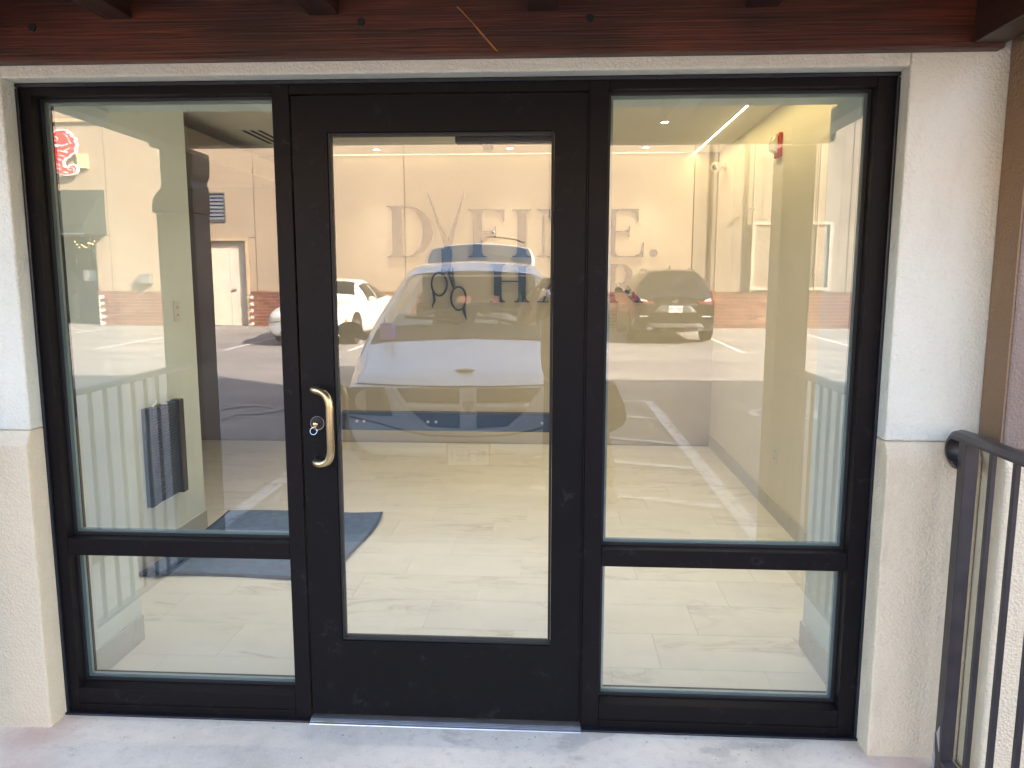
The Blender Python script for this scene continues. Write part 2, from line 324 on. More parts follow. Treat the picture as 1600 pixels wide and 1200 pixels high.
def clone(o, loc=None, rz=None, parent=None):
    c = o.copy(); col.objects.link(c)
    if parent is not None: c.parent = parent
    if loc is not None: c.location = loc
    if rz is not None: c.rotation_euler[2] = rz
    for k in o.children: clone(k, parent=c)
    return c
def lin(a, b, n): return [a + (b - a) * i / (n - 1) for i in range(n)]

# ================================================================== GROUND
def gz(y):
    s = max(0.0, min(-y, 21.0) - 1.9); return -0.06 + 0.0005 * s * s
ys = [90, 30, 8] + [-1.65] + lin(-1.9, -22, 40) + [-30, -60, -150, -400]
g = MB().grid(lambda x, y: (x, y, gz(y)), [-400, -120, -40, -20, -10, -5, 0, 5, 10, 20, 40, 120, 400], ys).build("ground", 'asphalt', smooth=60)
tag(g, kind='structure')
slab = bx("porch_slab", 'concrete', None, -2.1, 1.66, -1.78, 0.10, -0.25, 0.0, 0.012); tag(slab, kind='structure')
kerb = bx("walkway_kerb", 'kerb', None, -20, 30, -1.93, -1.785, -0.25, -0.004, 0.015); tag(kerb, kind='structure')
bed = bx("planting_bed", 'soil', None, 1.665, 8, -1.78, -0.1, -0.25, -0.05); tag(bed, kind='structure')
bed2 = bx("planting_bed", 'soil', None, -8, -2.105, -1.78, -0.1, -0.25, -0.05); tag(bed2, kind='structure')
pb = MB()
for i in range(420):
    x = 1.67 + random.random() ** 1.3 * 1.6; y = -0.14 - random.random() * 1.3; r = 0.012 + 0.018 * random.random()
    pb.ball((x, y, -0.05 + r * 0.5), r, 6, 0, (1, 0.8 + 0.5 * random.random(), 0.65))
tag(pb.build("gravel", 'pebble', smooth=60), kind='stuff')

cr = MB()
for i in range(150):
    x = random.uniform(-1.6, 1.6); y = -0.04 - abs(random.gauss(0, 0.05)) - (0.0 if i < 110 else random.random() * 0.5); q = 0.001 + 0.0025 * random.random() ** 2
    cr.ball((x, y, q * 0.6), q, 5, 0, (1, 1.3, 0.7))
tag(cr.build("grit", 'kerb'), kind='stuff')
def road_line(x0, y0, x1, y1, wdt, name="parking_line", z=0.005, kind='structure'):
    d = Vector((x1 - x0, y1 - y0, 0)); n = Vector((-d.y, d.x, 0)).normalized() * wdt / 2; k = max(2, int(d.length / 0.6)); b = MB(); vs = []; fs = []
    for i in range(k + 1):
        p = Vector((x0, y0, 0)) + d * i / k
        for q in (p - n, p + n): vs.append((q.x, q.y, gz(q.y) + z))
    for i in range(k): fs.append((2 * i, 2 * i + 1, 2 * i + 3, 2 * i + 2))
    return tag(b.add(vs, fs).build(name, 'line'), kind=kind)
road_line(1.60, -7.3, 1.64, -2.0, 0.12); road_line(-1.75, -7.3, -1.78, -2.0, 0.12)
for xa, ya, xb, yb in ((0.2, -7.27, 1.54, -7.25), (0.2, -6.55, 1.54, -6.05), (0.2, -5.3, 1.54, -4.75), (0.2, -4.2, 1.54, -3.8), (0.2, -3.2, 1.54, -2.7)):
    road_line(xa, ya, xb, yb, 0.1, z=0.009)
for xx in (-12.5, -9.5, -6.62, -3.95, 1.45, 4.25, 7.0, 9.8): road_line(xx, -13.3, xx, -18.9, 0.11)
road_line(-15.0, -19.1, -9.0, -18.9, 0.09, z=0.009); road_line(-14.6, -19.6, -12.0, -17.4, 0.09, z=0.013); road_line(-9.0, -18.9, -6.0, -18.9, 0.09, z=0.009)
def access_symbol(cx, cyy, s):
    b = MB(); q = lambda p: (cx + p[0] * s, cyy + p[1] * s, gz(cyy + p[1] * s) + 0.013)
    def arc(c, r, a0, a1, wd, n=22):
        vs = []; fs = []
        for i in range(n + 1):
            a = R(a0 + (a1 - a0) * i / n)
            for rr in (r - wd / 2, r + wd / 2): vs.append(q((c[0] + rr * math.cos(a), c[1] + rr * math.sin(a))))
        for i in range(n): fs.append((2 * i, 2 * i + 1, 2 * i + 3, 2 * i + 2))
        b.add(vs, fs)
    arc((0, 0), 0.36, -200, 40, 0.09); arc((-0.08, 0.78), 0.05, 0, 360, 0.1)
    for a, c2 in (((-0.08, 0.66), (-0.04, 0.22)), ((-0.05, 0.26), (0.3, 0.22)), ((0.28, 0.24), (0.42, -0.2)), ((0.42, -0.2), (0.58, -0.14))):
        d = Vector((c2[0] - a[0], c2[1] - a[1])); n = Vector((-d.y, d.x)).normalized() * 0.05
        b.add([q((a[0] - n.x, a[1] - n.y)), q((a[0] + n.x, a[1] + n.y)), q((c2[0] + n.x, c2[1] + n.y)), q((c2[0] - n.x, c2[1] - n.y))], [(0, 1, 2, 3)])
    return tag(b.build("accessible_symbol", 'line' if cx > 0 else 'faded'), kind='structure')
access_symbol(3.05, -6.4, 1.0); access_symbol(-3.3, -6.3, 0.9)

# ================================================================== STOREFRONT BUILDING
OL, OR, OT = -1.345, 1.387, 2.135      # opening in the stucco
bld = thing("storefront_building", "cream stucco shopfront building around the black framed glass entrance", "building", (0, 0, 0))
sw = MB()
sw.box(-20, OL, -0.07, 0.10, 1.031, 10.2).box(OR, 1.668, -0.07, 0.10, 1.031, 10.2).box(OL, OR, -0.07, 0.10, OT, 10.2)
sw.build("wall", 'stucco_white', bld, bevel=0.006)
wc = MB()
def wains(x0, x1): wc.prism([(-0.098, -0.2), (0.10, -0.2), (0.10, 1.030), (-0.072, 1.030), (-0.098, 0.985)], x0, x1, 'x')
wains(-20, OL + 0.001); wains(OR - 0.001, 1.668)
wc.build("wainscot", 'stucco_cream', bld, bevel=0.006)
pl_ = MB(); pl_.box(1.67, 8.6, -0.19, 0.10, 1.031, 10.2).box(8.6, 10.9, -0.19, 0.10, 1.031, 7.15).box(10.9, 40, -0.19, 0.10, 1.031, 10.2); pl_.build("pilaster", 'stucco_taupe', bld, bevel=0.008)
MB().box(1.664, 1.6695, -0.187, -0.0705, 1.034, 5.9).build("pilaster_side", 'stucco_taupe_shaded', bld)  # thin sheet over the return face, its shade painted in as brown
p2 = MB(); p2.prism([(-0.215, -0.2), (0.10, -0.2), (0.10, 1.030), (-0.192, 1.030), (-0.215, 0.985)], 1.67, 40, 'x'); p2.build("pilaster_base", 'stucco_cream', bld, bevel=0.008)
bx("roof", 'ceil', bld, -20, 40, 0.101, 12, 6.75, 7.0)
bx("rear_wall", 'stucco_cream', bld, -20, 40, 12, 12.2, -0.2, 7.0); bx("side_wall", 'stucco_cream', bld, -20, -19.8, 0.101, 11.99, -0.2, 6.74); bx("side_wall", 'stucco_cream', bld, 39.8, 40, 0.101, 11.99, -0.2, 6.74)
# sealant bead round the opening
sl = MB()
for x0, x1, z0, z1 in ((OL, OL + 0.010, 0.0, 2.12), (OR - 0.010, OR, 0.0, 2.12), (OL, OR, 2.122, OT)): sl.box(x0, x1, -0.012, 0.0, z0, z1)
sl.box(OL, -0.47, -0.022, -0.001, 0.0, 0.008); sl.box(0.47, OR, -0.022, -0.001, 0.0, 0.008)
sl.build("sealant_bead", 'sealant', bld, bevel=0.003)

# ---------------- aluminium frame with four panes
fr = thing("glazed_shopfront", "black aluminium shopfront frame with two sidelights around the glass door", "shopfront frame", (0, 0, 0))
FX0, FX1, FT = OL + 0.003, OR - 0.003, 2.131
YB = 0.115
bx("jamb", 'frame', fr, FX0, -1.301, 0.0, YB, 0.003, FT, 0.0025); bx("jamb", 'frame', fr, 1.325, FX1, 0.0, YB, 0.003, FT, 0.0025)
bx("mullion", 'frame', fr, -0.522, -0.4675, -0.001, YB, 0.003, FT, 0.0025); bx("mullion", 'frame', fr, 0.4675, 0.527, -0.001, YB, 0.003, FT, 0.0025)
bx("head", 'frame', fr, -1.3005, -0.5225, 0.0005, YB, 2.098, FT, 0.0025); bx("head", 'frame', fr, 0.5275, 1.3245, 0.0005, YB, 2.098, FT, 0.0025); bx("head", 'frame', fr, -0.467, 0.467, 0.0005, YB, 2.094, FT, 0.0025)
for x0, x1 in ((-1.3005, -0.5225), (0.5275, 1.3245)):
    bx("transom", 'frame', fr, x0, x1, 0.0005, YB, 0.580, 0.640, 0.003)
    s_ = MB().prism([(0.0, 0.003), (YB, 0.003), (YB, 0.10), (0.035, 0.10), (0.0, 0.092)], x0, x1, 'x'); s_.build("sill", 'frame', fr, bevel=0.0025)
    bx("sill_lip", 'frame', fr, x0 + 0.001, x1 - 0.001, -0.006, 0.0, 0.030, 0.036, 0.001)
GY = 0.052
for x0, x1 in ((-1.301, -0.522), (0.527, 1.325)):
    for z0, z1 in ((0.640, 2.098), (0.100, 0.580)):
        gk = MB()                      # dark gasket outside, pale spacer just inside the glass edge
        for a0, a1, b0, b1 in ((x0, x0 + 0.009, z0, z1), (x1 - 0.009, x1, z0, z1), (x0 + 0.009, x1 - 0.009, z0, z0 + 0.009), (x0 + 0.009, x1 - 0.009, z1 - 0.009, z1)): gk.box(a0, a1, GY - 0.008, GY - 0.0005, b0, b1)
        gk.build("gasket", 'gasket', fr)
        sp = MB()
        for a0, a1, b0, b1 in ((x0 + 0.002, x0 + 0.017, z0 + 0.002, z1 - 0.002), (x1 - 0.017, x1 - 0.002, z0 + 0.002, z1 - 0.002), (x0 + 0.017, x1 - 0.017, z0 + 0.002, z0 + 0.017), (x0 + 0.017, x1 - 0.017, z1 - 0.017, z1 - 0.002)): sp.box(a0, a1, GY + 0.007, GY + 0.019, b0, b1)
        sp.build("spacer", 'spacer', fr)
        MB().add([(x0 + 0.001, GY, z0 + 0.001), (x1 - 0.001, GY, z0 + 0.001), (x1 - 0.001, GY, z1 - 0.001), (x0 + 0.001, GY, z1 - 0.001)], [(0, 1, 2, 3)]).add([(x0 + 0.001, GY + 0.006, z0 + 0.001), (x1 - 0.001, GY + 0.006, z0 + 0.001), (x1 - 0.001, GY + 0.006, z1 - 0.001), (x0 + 0.001, GY + 0.006, z1 - 0.001)], [(0, 1, 2, 3)], 1).build("pane", ['glass', 'inner_glass'], fr)

# ---------------- door
dr = thing("glass_door", "black framed glass entrance door with brass pull handle between the sidelights", "door", (0, 0, 0.012))
def dp(name, *a, bevel=0.0007): return bx(name, 'door_alu', dr, *a, bevel=bevel)
DX0, DX1, DB, DT = -0.4615, 0.4615, 0.012, 2.076
gx0, gx1, gz0, gz1 = -0.342, 0.352, 0.292, 1.957
dp("stile", DX0, gx0 - 0.009, 0.001, 0.046, DB, DT); dp("stile", gx1 + 0.009, DX1, 0.001, 0.046, DB, DT)
dp("top_rail", gx0 - 0.0100, gx1 + 0.0100, 0.0012, 0.046, gz1 + 0.009, DT); dp("bottom_rail", gx0 - 0.0100, gx1 + 0.0100, 0.0012, 0.046, DB, gz0 - 0.009)
for a in ((gx0 - 0.0085, gx0, gz0 - 0.0085, gz1 + 0.0085), (gx1, gx1 + 0.0085, gz0 - 0.0085, gz1 + 0.0085), (gx0 + 0.0005, gx1 - 0.0005, gz0 - 0.0085, gz0), (gx0 + 0.0005, gx1 - 0.0005, gz1, gz1 + 0.0085)):
    bx("glazing_bead", 'gasket', dr, a[0], a[1], 0.006, 0.042, a[2], a[3], 0.002)
MB().add([(gx0 - .004, 0.020, gz0 - .004), (gx1 + .004, 0.020, gz0 - .004), (gx1 + .004, 0.020, gz1 + .004), (gx0 - .004, 0.020, gz1 + .004)], [(0, 1, 2, 3)]).add([(gx0 - .004, 0.026, gz0 - .004), (gx1 + .004, 0.026, gz0 - .004), (gx1 + .004, 0.026, gz1 + .004), (gx0 - .004, 0.026, gz1 + .004)], [(0, 1, 2, 3)], 1).build("pane", ['glass', 'inner_glass'], dr)
bx("edge_trim", 'frame', dr, 0.4625, 0.4668, -0.004, 0.04, 0.012, 2.076, 0.001)
# pull handle: offset brass bar bent towards the glass
HZ0, HZ1 = 0.915, 1.157
hp = []
def bend(p0, p1, p2, n=7): return [tuple((1 - t) ** 2 * p0[i] + 2 * t * (1 - t) * p1[i] + t * t * p2[i] for i in range(3)) for t in lin(0, 1, n)]
hp += [(-0.412, -0.03, HZ1), (-0.402, -0.047, HZ1)]
hp += bend((-0.395, -0.052, HZ1), (-0.352, -0.070, HZ1), (-0.348, -0.072, HZ1 - 0.05), 9)
hp += bend((-0.348, -0.072, HZ0 + 0.05), (-0.352, -0.070, HZ0), (-0.395, -0.052, HZ0), 9) + [(-0.402, -0.047, HZ0), (-0.412, -0.03, HZ0)]
h = MB().tube(hp, 0.0125, 14).ball((-0.412, -0.03, HZ1), 0.0125, 12).ball((-0.412, -0.03, HZ0), 0.0125, 12).build("pull_handle", 'brass', dr, smooth=60)
for zz in (HZ0, HZ1): MB().cyl((-0.412, 0.001, zz), 0.012, -0.034, 'y', 16).build("standoff", 'black', h, smooth=40)
lk = MB().cyl((-0.411, 0.0005, 1.041), 0.0225, -0.006, 'y', 28, r2=0.020).cyl((-0.411, -0.005, 1.041), 0.015, -0.005, 'y', 24).build("lock_cylinder", 'black', dr, smooth=40)
MB().tube([(-0.411 + 0.0225 * math.cos(a), -0.002, 1.041 + 0.0225 * math.sin(a)) for a in lin(0, 2 * math.pi, 33)], 0.0012, 6).build("lock_ring", 'silver', lk, smooth=60)
pbx = MB().prism([(0.050, 1.012), (0.056, 1.008), (0.10, 1.008), (0.105, 1.014), (0.105, 1.062), (0.10, 1.068), (0.056, 1.068), (0.050, 1.064)], -0.352, 0.357, 'x').build("panic_bar", 'grille_dark', dr, bevel=0.002)
for xx in (-0.292, -0.268, -0.052, -0.025, 0.118 + 0.21): MB().cyl((xx, 0.0505, 1.040), 0.0048, -0.003, 'y', 12).build("screw", 'thresh', pbx, smooth=40)
cl = bx("closer", 'black', dr, 0.045, 0.36, 0.060, 0.115, 1.942, 1.995, 0.004)
MB().cyl((0.148, 0.085, 1.942), 0.019, -0.022, 'z', 20, r2=0.016).build("closer_pinion", 'trim_grey', cl, smooth=40)
key = tag(MB().cyl((-0.411, -0.024, 1.0525), 0.004, 0.0142, 'y', 10).ball((-0.411, -0.025, 1.0525), 0.0085, 12, 0, (1, 0.35, 1.0)).build("door_key", 'brass', smooth=50), "small brass key left in the door lock under the handle", "key")
MB().tube([(-0.4165 + 0.0115 * math.cos(a), -0.026 + 0.004 * math.sin(a), 1.0315 + 0.0115 * math.sin(a)) for a in lin(0, 2 * math.pi, 29)], 0.0011, 6).ball((-0.4135, -0.026, 1.045), 0.003, 8).build("key_ring", 'chrome', key, smooth=60)
th = MB().prism([(-0.030, 0.0), (-0.028, 0.004), (-0.004, 0.011), (0.1, 0.011), (0.1, 0.0)], -0.468, 0.4665, 'x').build("threshold", 'thresh', bevel=0.001)
tag(th, "worn silver aluminium threshold strip under the glass door", "threshold")
for i in range(3): MB().box(-0.466, 0.465, -0.021 + i * 0.006, -0.019 + i * 0.006, 0.006 + i * 0.002, 0.0078 + i * 0.002).build("ridge", 'thresh', th)

# ---------------- timber porch
po = thing("timber_porch", "dark red stained timber porch roof over the shop entrance", "porch", (0, 0, 0))
bx("ledger_beam", 'beam', po, -1.72, 1.625, -0.112, -0.0705, 2.170, 2.46, 0.004)
MB().add([(0.075, -0.1135, 2.305), (0.079, -0.1135, 2.306), (0.150, -0.1135, 2.232), (0.197, -0.1135, 2.179), (0.190, -0.1135, 2.180), (0.143, -0.1135, 2.231), (0.118, -0.1135, 2.262)], [(0, 1, 2, 3, 4, 5, 6)]).build("scratch", 'raw_wood', po, solid=0.001)
for xx in (-1.20, -0.205, 0.46): MB().cyl((xx, -0.1115, 2.268), 0.011, -0.004, 'y', 14).build("bolt", 'slot', po, smooth=40)
for xx in (-0.935, -0.315, 0.325, 0.945): bx("joist", 'beam_y', po, xx - 0.045, xx + 0.045, -1.452, -0.1125, 2.288, 2.43, 0.004)
for xx in (-1.58, 1.58): bx("side_beam", 'beam_y', po, xx - 0.046, xx + 0.046, -1.452, -0.1125, 2.182, 2.43, 0.004)
bx("front_beam", 'beam', po, -1.75, 1.75, -1.548, -1.453, 2.205, 2.43, 0.004)
for i in range(10): bx("roof_board", 'deck', po, -1.78, 1.78, -0.11 - 0.142 * i - 0.139, -0.11 - 0.142 * i, 2.432 + 0.001 * (i % 3), 2.458)
bx("roofing", 'gasket', po, -1.80, 1.80, -1.56, -0.075, 2.462, 2.475)
MB().box(1.488, 1.648, -1.595, -1.405, 0.001, 2.18).build("post", 'post_wood', po, bevel=0.008)
MB().box(-1.708, -1.505, -1.595, -1.405, 0.001, 1.86).build("post", 'post_wood', po, bevel=0.008)
MB().prism([(-1.668, 2.181), (-1.495, 2.181), (-1.495, 2.09), (-1.499, 2.06), (-1.514, 2.03), (-1.504, 1.99), (-1.504, 1.861), (-1.724, 1.861), (-1.724, 1.90), (-1.718, 1.935), (-1.695, 1.965), (-1.672, 1.985), (-1.668, 2.02)], -1.60, -1.40, 'y').build("post_bracket", 'post_wood', po, bevel=0.004)

# ---------------- railings
def railing(x, label):
    t = thing("porch_railing", label, "railing", (x, 0, 0), 0, "railings beside the porch steps")
    def bar(name, y, hw, z0, z1): return bx(name, 'iron', t, -hw, hw, y - hw, y + hw, z0, z1, 0.002)
    nw = bar("newel", -0.182, 0.020, 0.001, 1.055)
    if x > 0:
        MB().add([(-0.0215, -0.197, 0.085), (-0.0215, -0.190, 0.165), (-0.0215, -0.174, 0.135)], [(0, 1, 2)]).build("chipped_paint", 'bare', nw, solid=0.002)
        MB().add([(-0.0213, -0.175, 0.002), (-0.0213, -0.162, 0.002), (-0.0213, -0.162, 0.13), (-0.0213, -0.166, 0.12), (-0.0213, -0.170, 0.075), (-0.0213, -0.177, 0.055)], [(0, 1, 2, 3, 4, 5)]).build("chipped_paint", 'bare', nw, solid=0.002)
    for i in range(11): bar("baluster", -0.306 - 0.110 * i, 0.0075, 0.06, 1.055)
    bx("bottom_rail", 'iron', t, -0.019, 0.019, -1.404, -0.203, 0.045, 0.060, 0.002)
    prof = [(-0.030, 1.056), (0.030, 1.056), (0.030, 1.064), (0.020, 1.078), (0.0, 1.083), (-0.020, 1.078), (-0.030, 1.064)]
    b = MB(); pr = prof; path = []
    # moulded cap rail ending in a lamb's tongue curl over the newel
    pts = [(-1.404, 0.0, 0)] + [(-0.085, 0.0, 0)]
    ring = lambda y, z, a: [(px, y - math.sin(a) * (pz - 1.066), z + 1.066 + math.cos(a) * (pz - 1.066)) for px, pz in pr]
    secs = [ring(-1.404, 0, 0), ring(-0.145, 0, 0)]
    for k in range(1, 13):
        a = -math.pi * 1.12 * k / 12; rr = 0.044; secs.append(ring(-0.145 + rr * math.sin(-a), -rr + rr * math.cos(a), a))
    n = len(pr); vs = [p for s in secs for p in s]; fs = []
    for i in range(len(secs) - 1):
        for k in range(n): fs.append((i * n + k, i * n + (k + 1) % n, (i + 1) * n + (k + 1) % n, (i + 1) * n + k))
    fs += [tuple(range(n)), tuple(range((len(secs) - 1) * n, len(secs) * n))]
    b.add(vs, fs).build("handrail", 'iron', t, smooth=35)
    return t
railing(1.580, "black iron railing with curled handrail beside the right wall")
railing(-1.580, "black iron railing on the left side of the porch, seen mirrored in the glass")

# ================================================================== INTERIOR
CZ = 2.62
fl = bx("floor", 'grout', None, -3.6, 1.80, 0.12, 4.535, -0.06, -0.0045); tag(fl, kind='structure')
tw, td = 0.6, 0.3; first = None
for r_ in range(15):
    y0 = 0.125 + r_ * td; x = -3.6 + (r_ * 0.2) % tw - tw
    while x < 1.80:
        a, b_ = max(x, -3.6), min(x + tw, 1.80); yy = min(y0 + td - 0.0014, 4.533)
        if b_ - a > 0.03:
            full = abs((b_ - a) - tw) < 1e-6 and r_ < 14
            if full and first: o = clone(first); o.location = (a, y0, 0)
            else:
                o = bx("tile", 'tile', fl, 0.0007, b_ - a - 0.0007, 0, yy - y0, -0.012, 0.0); o.location = (a, y0, 0)
                if full: first = o
        x += tw
bw = thing("back_wall", "warm lit cream back wall of the lobby behind the glass door", "wall", (0, 0, 0))
bx("wall_surface", 'plaster_warm', bw, -2.02, 1.80, 4.55, 4.7, 0, CZ + .3)
def skirt(parent, pts, h=0.11):
    for (xa, ya, xb, yb) in pts:
        d = Vector((xb - xa, yb - ya)); n = max(1, round(d.length / 0.6)); nn = Vector((d.y, -d.x)).normalized() * 0.010
        for i in range(n):
            p = Vector((xa, ya)) + d * (i / n); q = Vector((xa, ya)) + d * ((i + 1) / n - 0.003 / d.length)
            MB().prism([(p.x, p.y), (q.x, q.y), (q.x + nn.x, q.y + nn.y), (p.x + nn.x, p.y + nn.y)], 0.0005, h, 'z').build("skirting_tile", 'tile_base', parent)
rw = thing("right_wall", "pale lobby wall on the right with stone skirting", "wall", (0, 0, 0))
bx("wall_surface", 'plaster_cream', rw, 1.80, 2.0, 0.66, 4.7, 0, CZ + .3); bx("return_wall", 'plaster', rw, 1.415, 2.0, 0.118, 0.658, 0, 2.169)
skirt(rw, [(1.799, 4.53, 1.799, 0.66), (1.414, 0.657, 1.414, 0.13)])
lw = thing("left_wall", "pale lobby wall on the left carrying a dark ribbed panel", "wall", (0, 0, 0))
bx("wall_surface", 'plaster', lw, -1.97, -1.775, 0.56, 2.02, 0, CZ + .3, 0.003); bx("return_wall", 'plaster', lw, -2.0, -1.378, 0.118, 0.558, 0, 2.169)
skirt(lw, [(-1.774, 0.56, -1.774, 2.02), (-1.377, 0.13, -1.377, 0.557)])
hw = thing("hallway_wall", "dark brown hallway wall beyond the left lobby wall", "wall", (0, 0, 0))
bx("wall_surface", 'hall', hw, -3.7, -2.022, 4.55, 4.7, 0, CZ + .3); bx("side_wall", 'hall', hw, -3.8, -3.62, 0.6, 4.7, 0, CZ + .3); bx("front_wall", 'hall', hw, -3.62, -1.98, 1.90, 2.02, 0, CZ + .3)
bx("soffit", 'hall', hw, -3.6, -2.03, 2.03, 4.54, 2.34, 2.50)
hd = bx("header_wall", 'plaster', None, -1.79, 1.80, 0.118, 0.60, 2.172, CZ + .3, 0.002); tag(hd, "pale bulkhead just inside above the shopfront glass", "bulkhead")
ce = bx("ceiling", 'ceil', None, -3.8, 2.0, 0.602, 4.549, CZ, CZ + 0.25); tag(ce, kind='structure')

def area(name, loc, size, power, colr, rot=(0, 0, 0), sy=None, spread=180):
    d = bpy.data.lights.new(name, 'AREA'); d.energy = power; d.color = colr; d.size = size; d.spread = R(spread)
    if sy: d.shape = 'RECTANGLE'; d.size_y = sy
    o = bpy.data.objects.new(name, d); col.objects.link(o); o.location = loc; o.rotation_euler = rot; return o
WARM = (1.0, 0.80, 0.50)
dls = [(1.13, 3.18, "small round ceiling downlight on the right, second row from the back wall"), (1.12, 4.22, "small round ceiling downlight on the right, against the back wall"), (-1.16, 4.22, "small round ceiling downlight above the letter D"), (-0.02, 4.22, "small round ceiling downlight behind the door closer"),
       (-0.02, 3.18, "added ceiling downlight in the middle of the second row from the back wall"), (-1.16, 3.18, "added ceiling downlight at the left of the second row from the back wall"), (1.13, 2.12, "added ceiling downlight at the right of the third row from the back wall"), (-0.02, 2.12, "added ceiling downlight in the middle of the third row from the back wall"), (-1.16, 2.12, "added ceiling downlight at the left of the third row from the back wall"),
       (1.13, 1.08, "added ceiling downlight at the right of the row nearest the glass"), (-0.02, 1.08, "added ceiling downlight in the middle of the row nearest the glass"), (-1.16, 1.08, "added ceiling downlight at the left of the row nearest the glass")]  # last eight are unseen, added to brighten the lobby by continuing the grid
proto = None
for x, y, lab in dls:
    if proto is None:
        proto = thing("ceiling_light", lab, "ceiling light", (x, y, CZ), 0, "round downlights in the lobby ceiling")
        MB().tube([(0.031 * math.cos(a), 0.031 * math.sin(a), -0.003) for a in lin(0, 2 * math.pi, 25)], 0.006, 6).build("trim_ring", 'white_plastic', proto, smooth=60)
        MB().cyl((0, 0, -0.0005), 0.024, -0.002, 'z', 20).build("lamp_lens", 'lamp', proto)
    else:
        c = clone(proto, (x, y, CZ)); c['label'] = lab
    area("downlight_lamp", (x, y, CZ - 0.012), 0.07, 0.44 if y < 1.5 else 0.26, (1.0, 0.92, 0.84) if y < 1.5 else (1.0, 0.81, 0.58), spread=85)  # row nearest the glass is cooler and stronger, standing in for daylight
wg_ = thing("wall_washer", "thin glowing light slot along the top of the back wall", "light slot", (0.2, 4.50, CZ))
bx("housing", 'white_plastic', wg_, -1.9, 1.30, -0.012, 0.012, -0.004, -0.0004); bx("diffuser", 'led_dim', wg_, -1.88, 1.28, -0.008, 0.008, -0.0075, -0.0042)
area("washer_lamp", (-0.1, 4.50, CZ - 0.011), 3.0, 0.085, (1.0, 0.74, 0.34), sy=0.02)
ll = thing("linear_light", "thin glowing strip light set in the ceiling near the right wall", "strip light", (1.58, 0, CZ))
bx("housing", 'white_plastic', ll, -0.012, 0.012, 0.65, 4.548, -0.004, -0.0004); bx("diffuser", 'led', ll, -0.005, 0.005, 0.66, 4.546, -0.0075, -0.0042)
area("strip_lamp", (1.58, 2.6, CZ - 0.011), 0.02, 1.3, (1.0, 0.70, 0.25), sy=3.8)
cg = thing("ceiling_grille", "white slotted air grille in the ceiling at the left", "air grille", (-1.90, 3.62, CZ))
bx("frame", 'ceil', cg, -0.11, 0.11, -0.30, 0.30, -0.004, -0.0005)
for k in (-1, 0, 1): bx("slot", 'slot', cg, k * 0.06 - 0.016, k * 0.06 + 0.016, -0.28, 0.28, -0.0052, -0.0043)
al = thing("fire_alarm", "red fire alarm strobe with clear lens high on the right wall", "fire alarm", (1.80, 2.70, 2.37))
bx("base", 'red_plastic', al, -0.024, -0.0005, -0.055, 0.055, -0.075, 0.075, 0.006)
MB().prism([(-0.025, -0.055), (-0.062, -0.03), (-0.066, 0.02), (-0.050, 0.055), (-0.025, 0.06)], -0.038, 0.038, 'y').build("strobe_lens", 'lens', al, bevel=0.006)
def outlet(loc, rz, label):
    t = thing("wall_outlet", label, "outlet", loc, rz, "outlets on the lobby walls")
    pl = bx("cover_plate", 'white_plastic', t, -0.035, 0.035, -0.006, -0.0005, -0.058, 0.058, 0.002)
    for zz in (-0.022, 0.022):
        bx("socket", 'white_plastic', t, -0.016, 0.016, -0.008, -0.0062, zz - 0.014, zz + 0.014, 0.001)
        sl_ = MB(); [sl_.box(k - .0015, k + .0015, -0.0088, -0.0081, zz - .005, zz + .006) for k in (-0.006, 0.006)]; sl_.build("slot", 'slot', t)
outlet((1.80, 2.47, 0.40), R(-90), "white wall outlet low on the right lobby wall"); outlet((-1.775, 1.80, 1.34), R(90), "white wall outlet above the dark ribbed panel on the left wall")
wg = thing("ribbed_panel", "dark blue ribbed panel mounted on the left lobby wall", "wall panel", (-1.775, 1.54, 0.587))
bx("backing", 'grille_dark', wg, 0.001, 0.030, -0.172, 0.178, -0.262, 0.262, 0.003)
bx("end_cap", 'black', wg, 0.0005, 0.052, 0.128, 0.182, -0.266, 0.266, 0.003); bx("edge_strip", 'grille_dark', wg, 0.0005, 0.036, -0.178, -0.13, -0.264, 0.264, 0.003)
for k in range(34): bx("rib", 'grille_dark', wg, 0.0302, 0.038, -0.128, 0.126, -0.255 + k * 0.0153, -0.255 + k * 0.0153 + 0.008)
MB().tube([(0.02, -0.10, 0.262), (0.03, -0.07, 0.285), (0.035, -0.03, 0.27), (0.03, 0.03, 0.262)], 0.005, 8).build("cable", 'white_plastic', wg, smooth=60)
# folded navy mat
mt = thing("floor_mat", "navy floor mat with a folded corner lying on the tiles at the left", "mat", (0, 0, 0))
def matz(x, y): return 0.010 + 0.004 * math.sin(9 * x + 3 * y) * math.sin(7 * y) + 0.02 * max(0, (x + 0.93) / 0.2) * max(0, (y - 1.9) / 0.45)
def matp(u, v):
    x = -1.76 + (0.03 * math.sin(3 * v)) + u * (1.0 - 0.02 * math.sin(5 * v)); y = 1.22 + 0.27 * max(0, u - .93) / .07 * 0 + v * 1.09 + 0.03 * math.sin(4 * u); return (x, y, matz(x, y))
MB().grid(matp, lin(0, 1, 26), lin(0, 1, 26)).build("carpet", 'mat_blue', mt, smooth=60, solid=0.010)
MB().tube([matp(1, v) for v in lin(0, 1, 24)], 0.009, 6).tube([matp(0, v) for v in lin(0, 1, 24)], 0.009, 6).tube([matp(u, 0) for u in lin(0, 1, 24)], 0.009, 6).build("edging", 'mat_edge', mt, smooth=60)
MB().grid(lambda u, v: (-1.74 + 0.11 * u + 0.05 * math.sin(3 * u) * v, 1.22 + 0.22 * v - 0.03 * u, 0.022 + 0.034 * math.sin(math.pi * u) * (1 - 0.5 * v)), lin(0, 1, 10), lin(0, 1, 10)).build("folded_corner", 'mat_blue', mt, smooth=60, solid=0.009)
cmra = thing("lobby_camera", "white security camera high on the right lobby wall near the back corner", "security camera", (1.80, 4.28, 2.46))
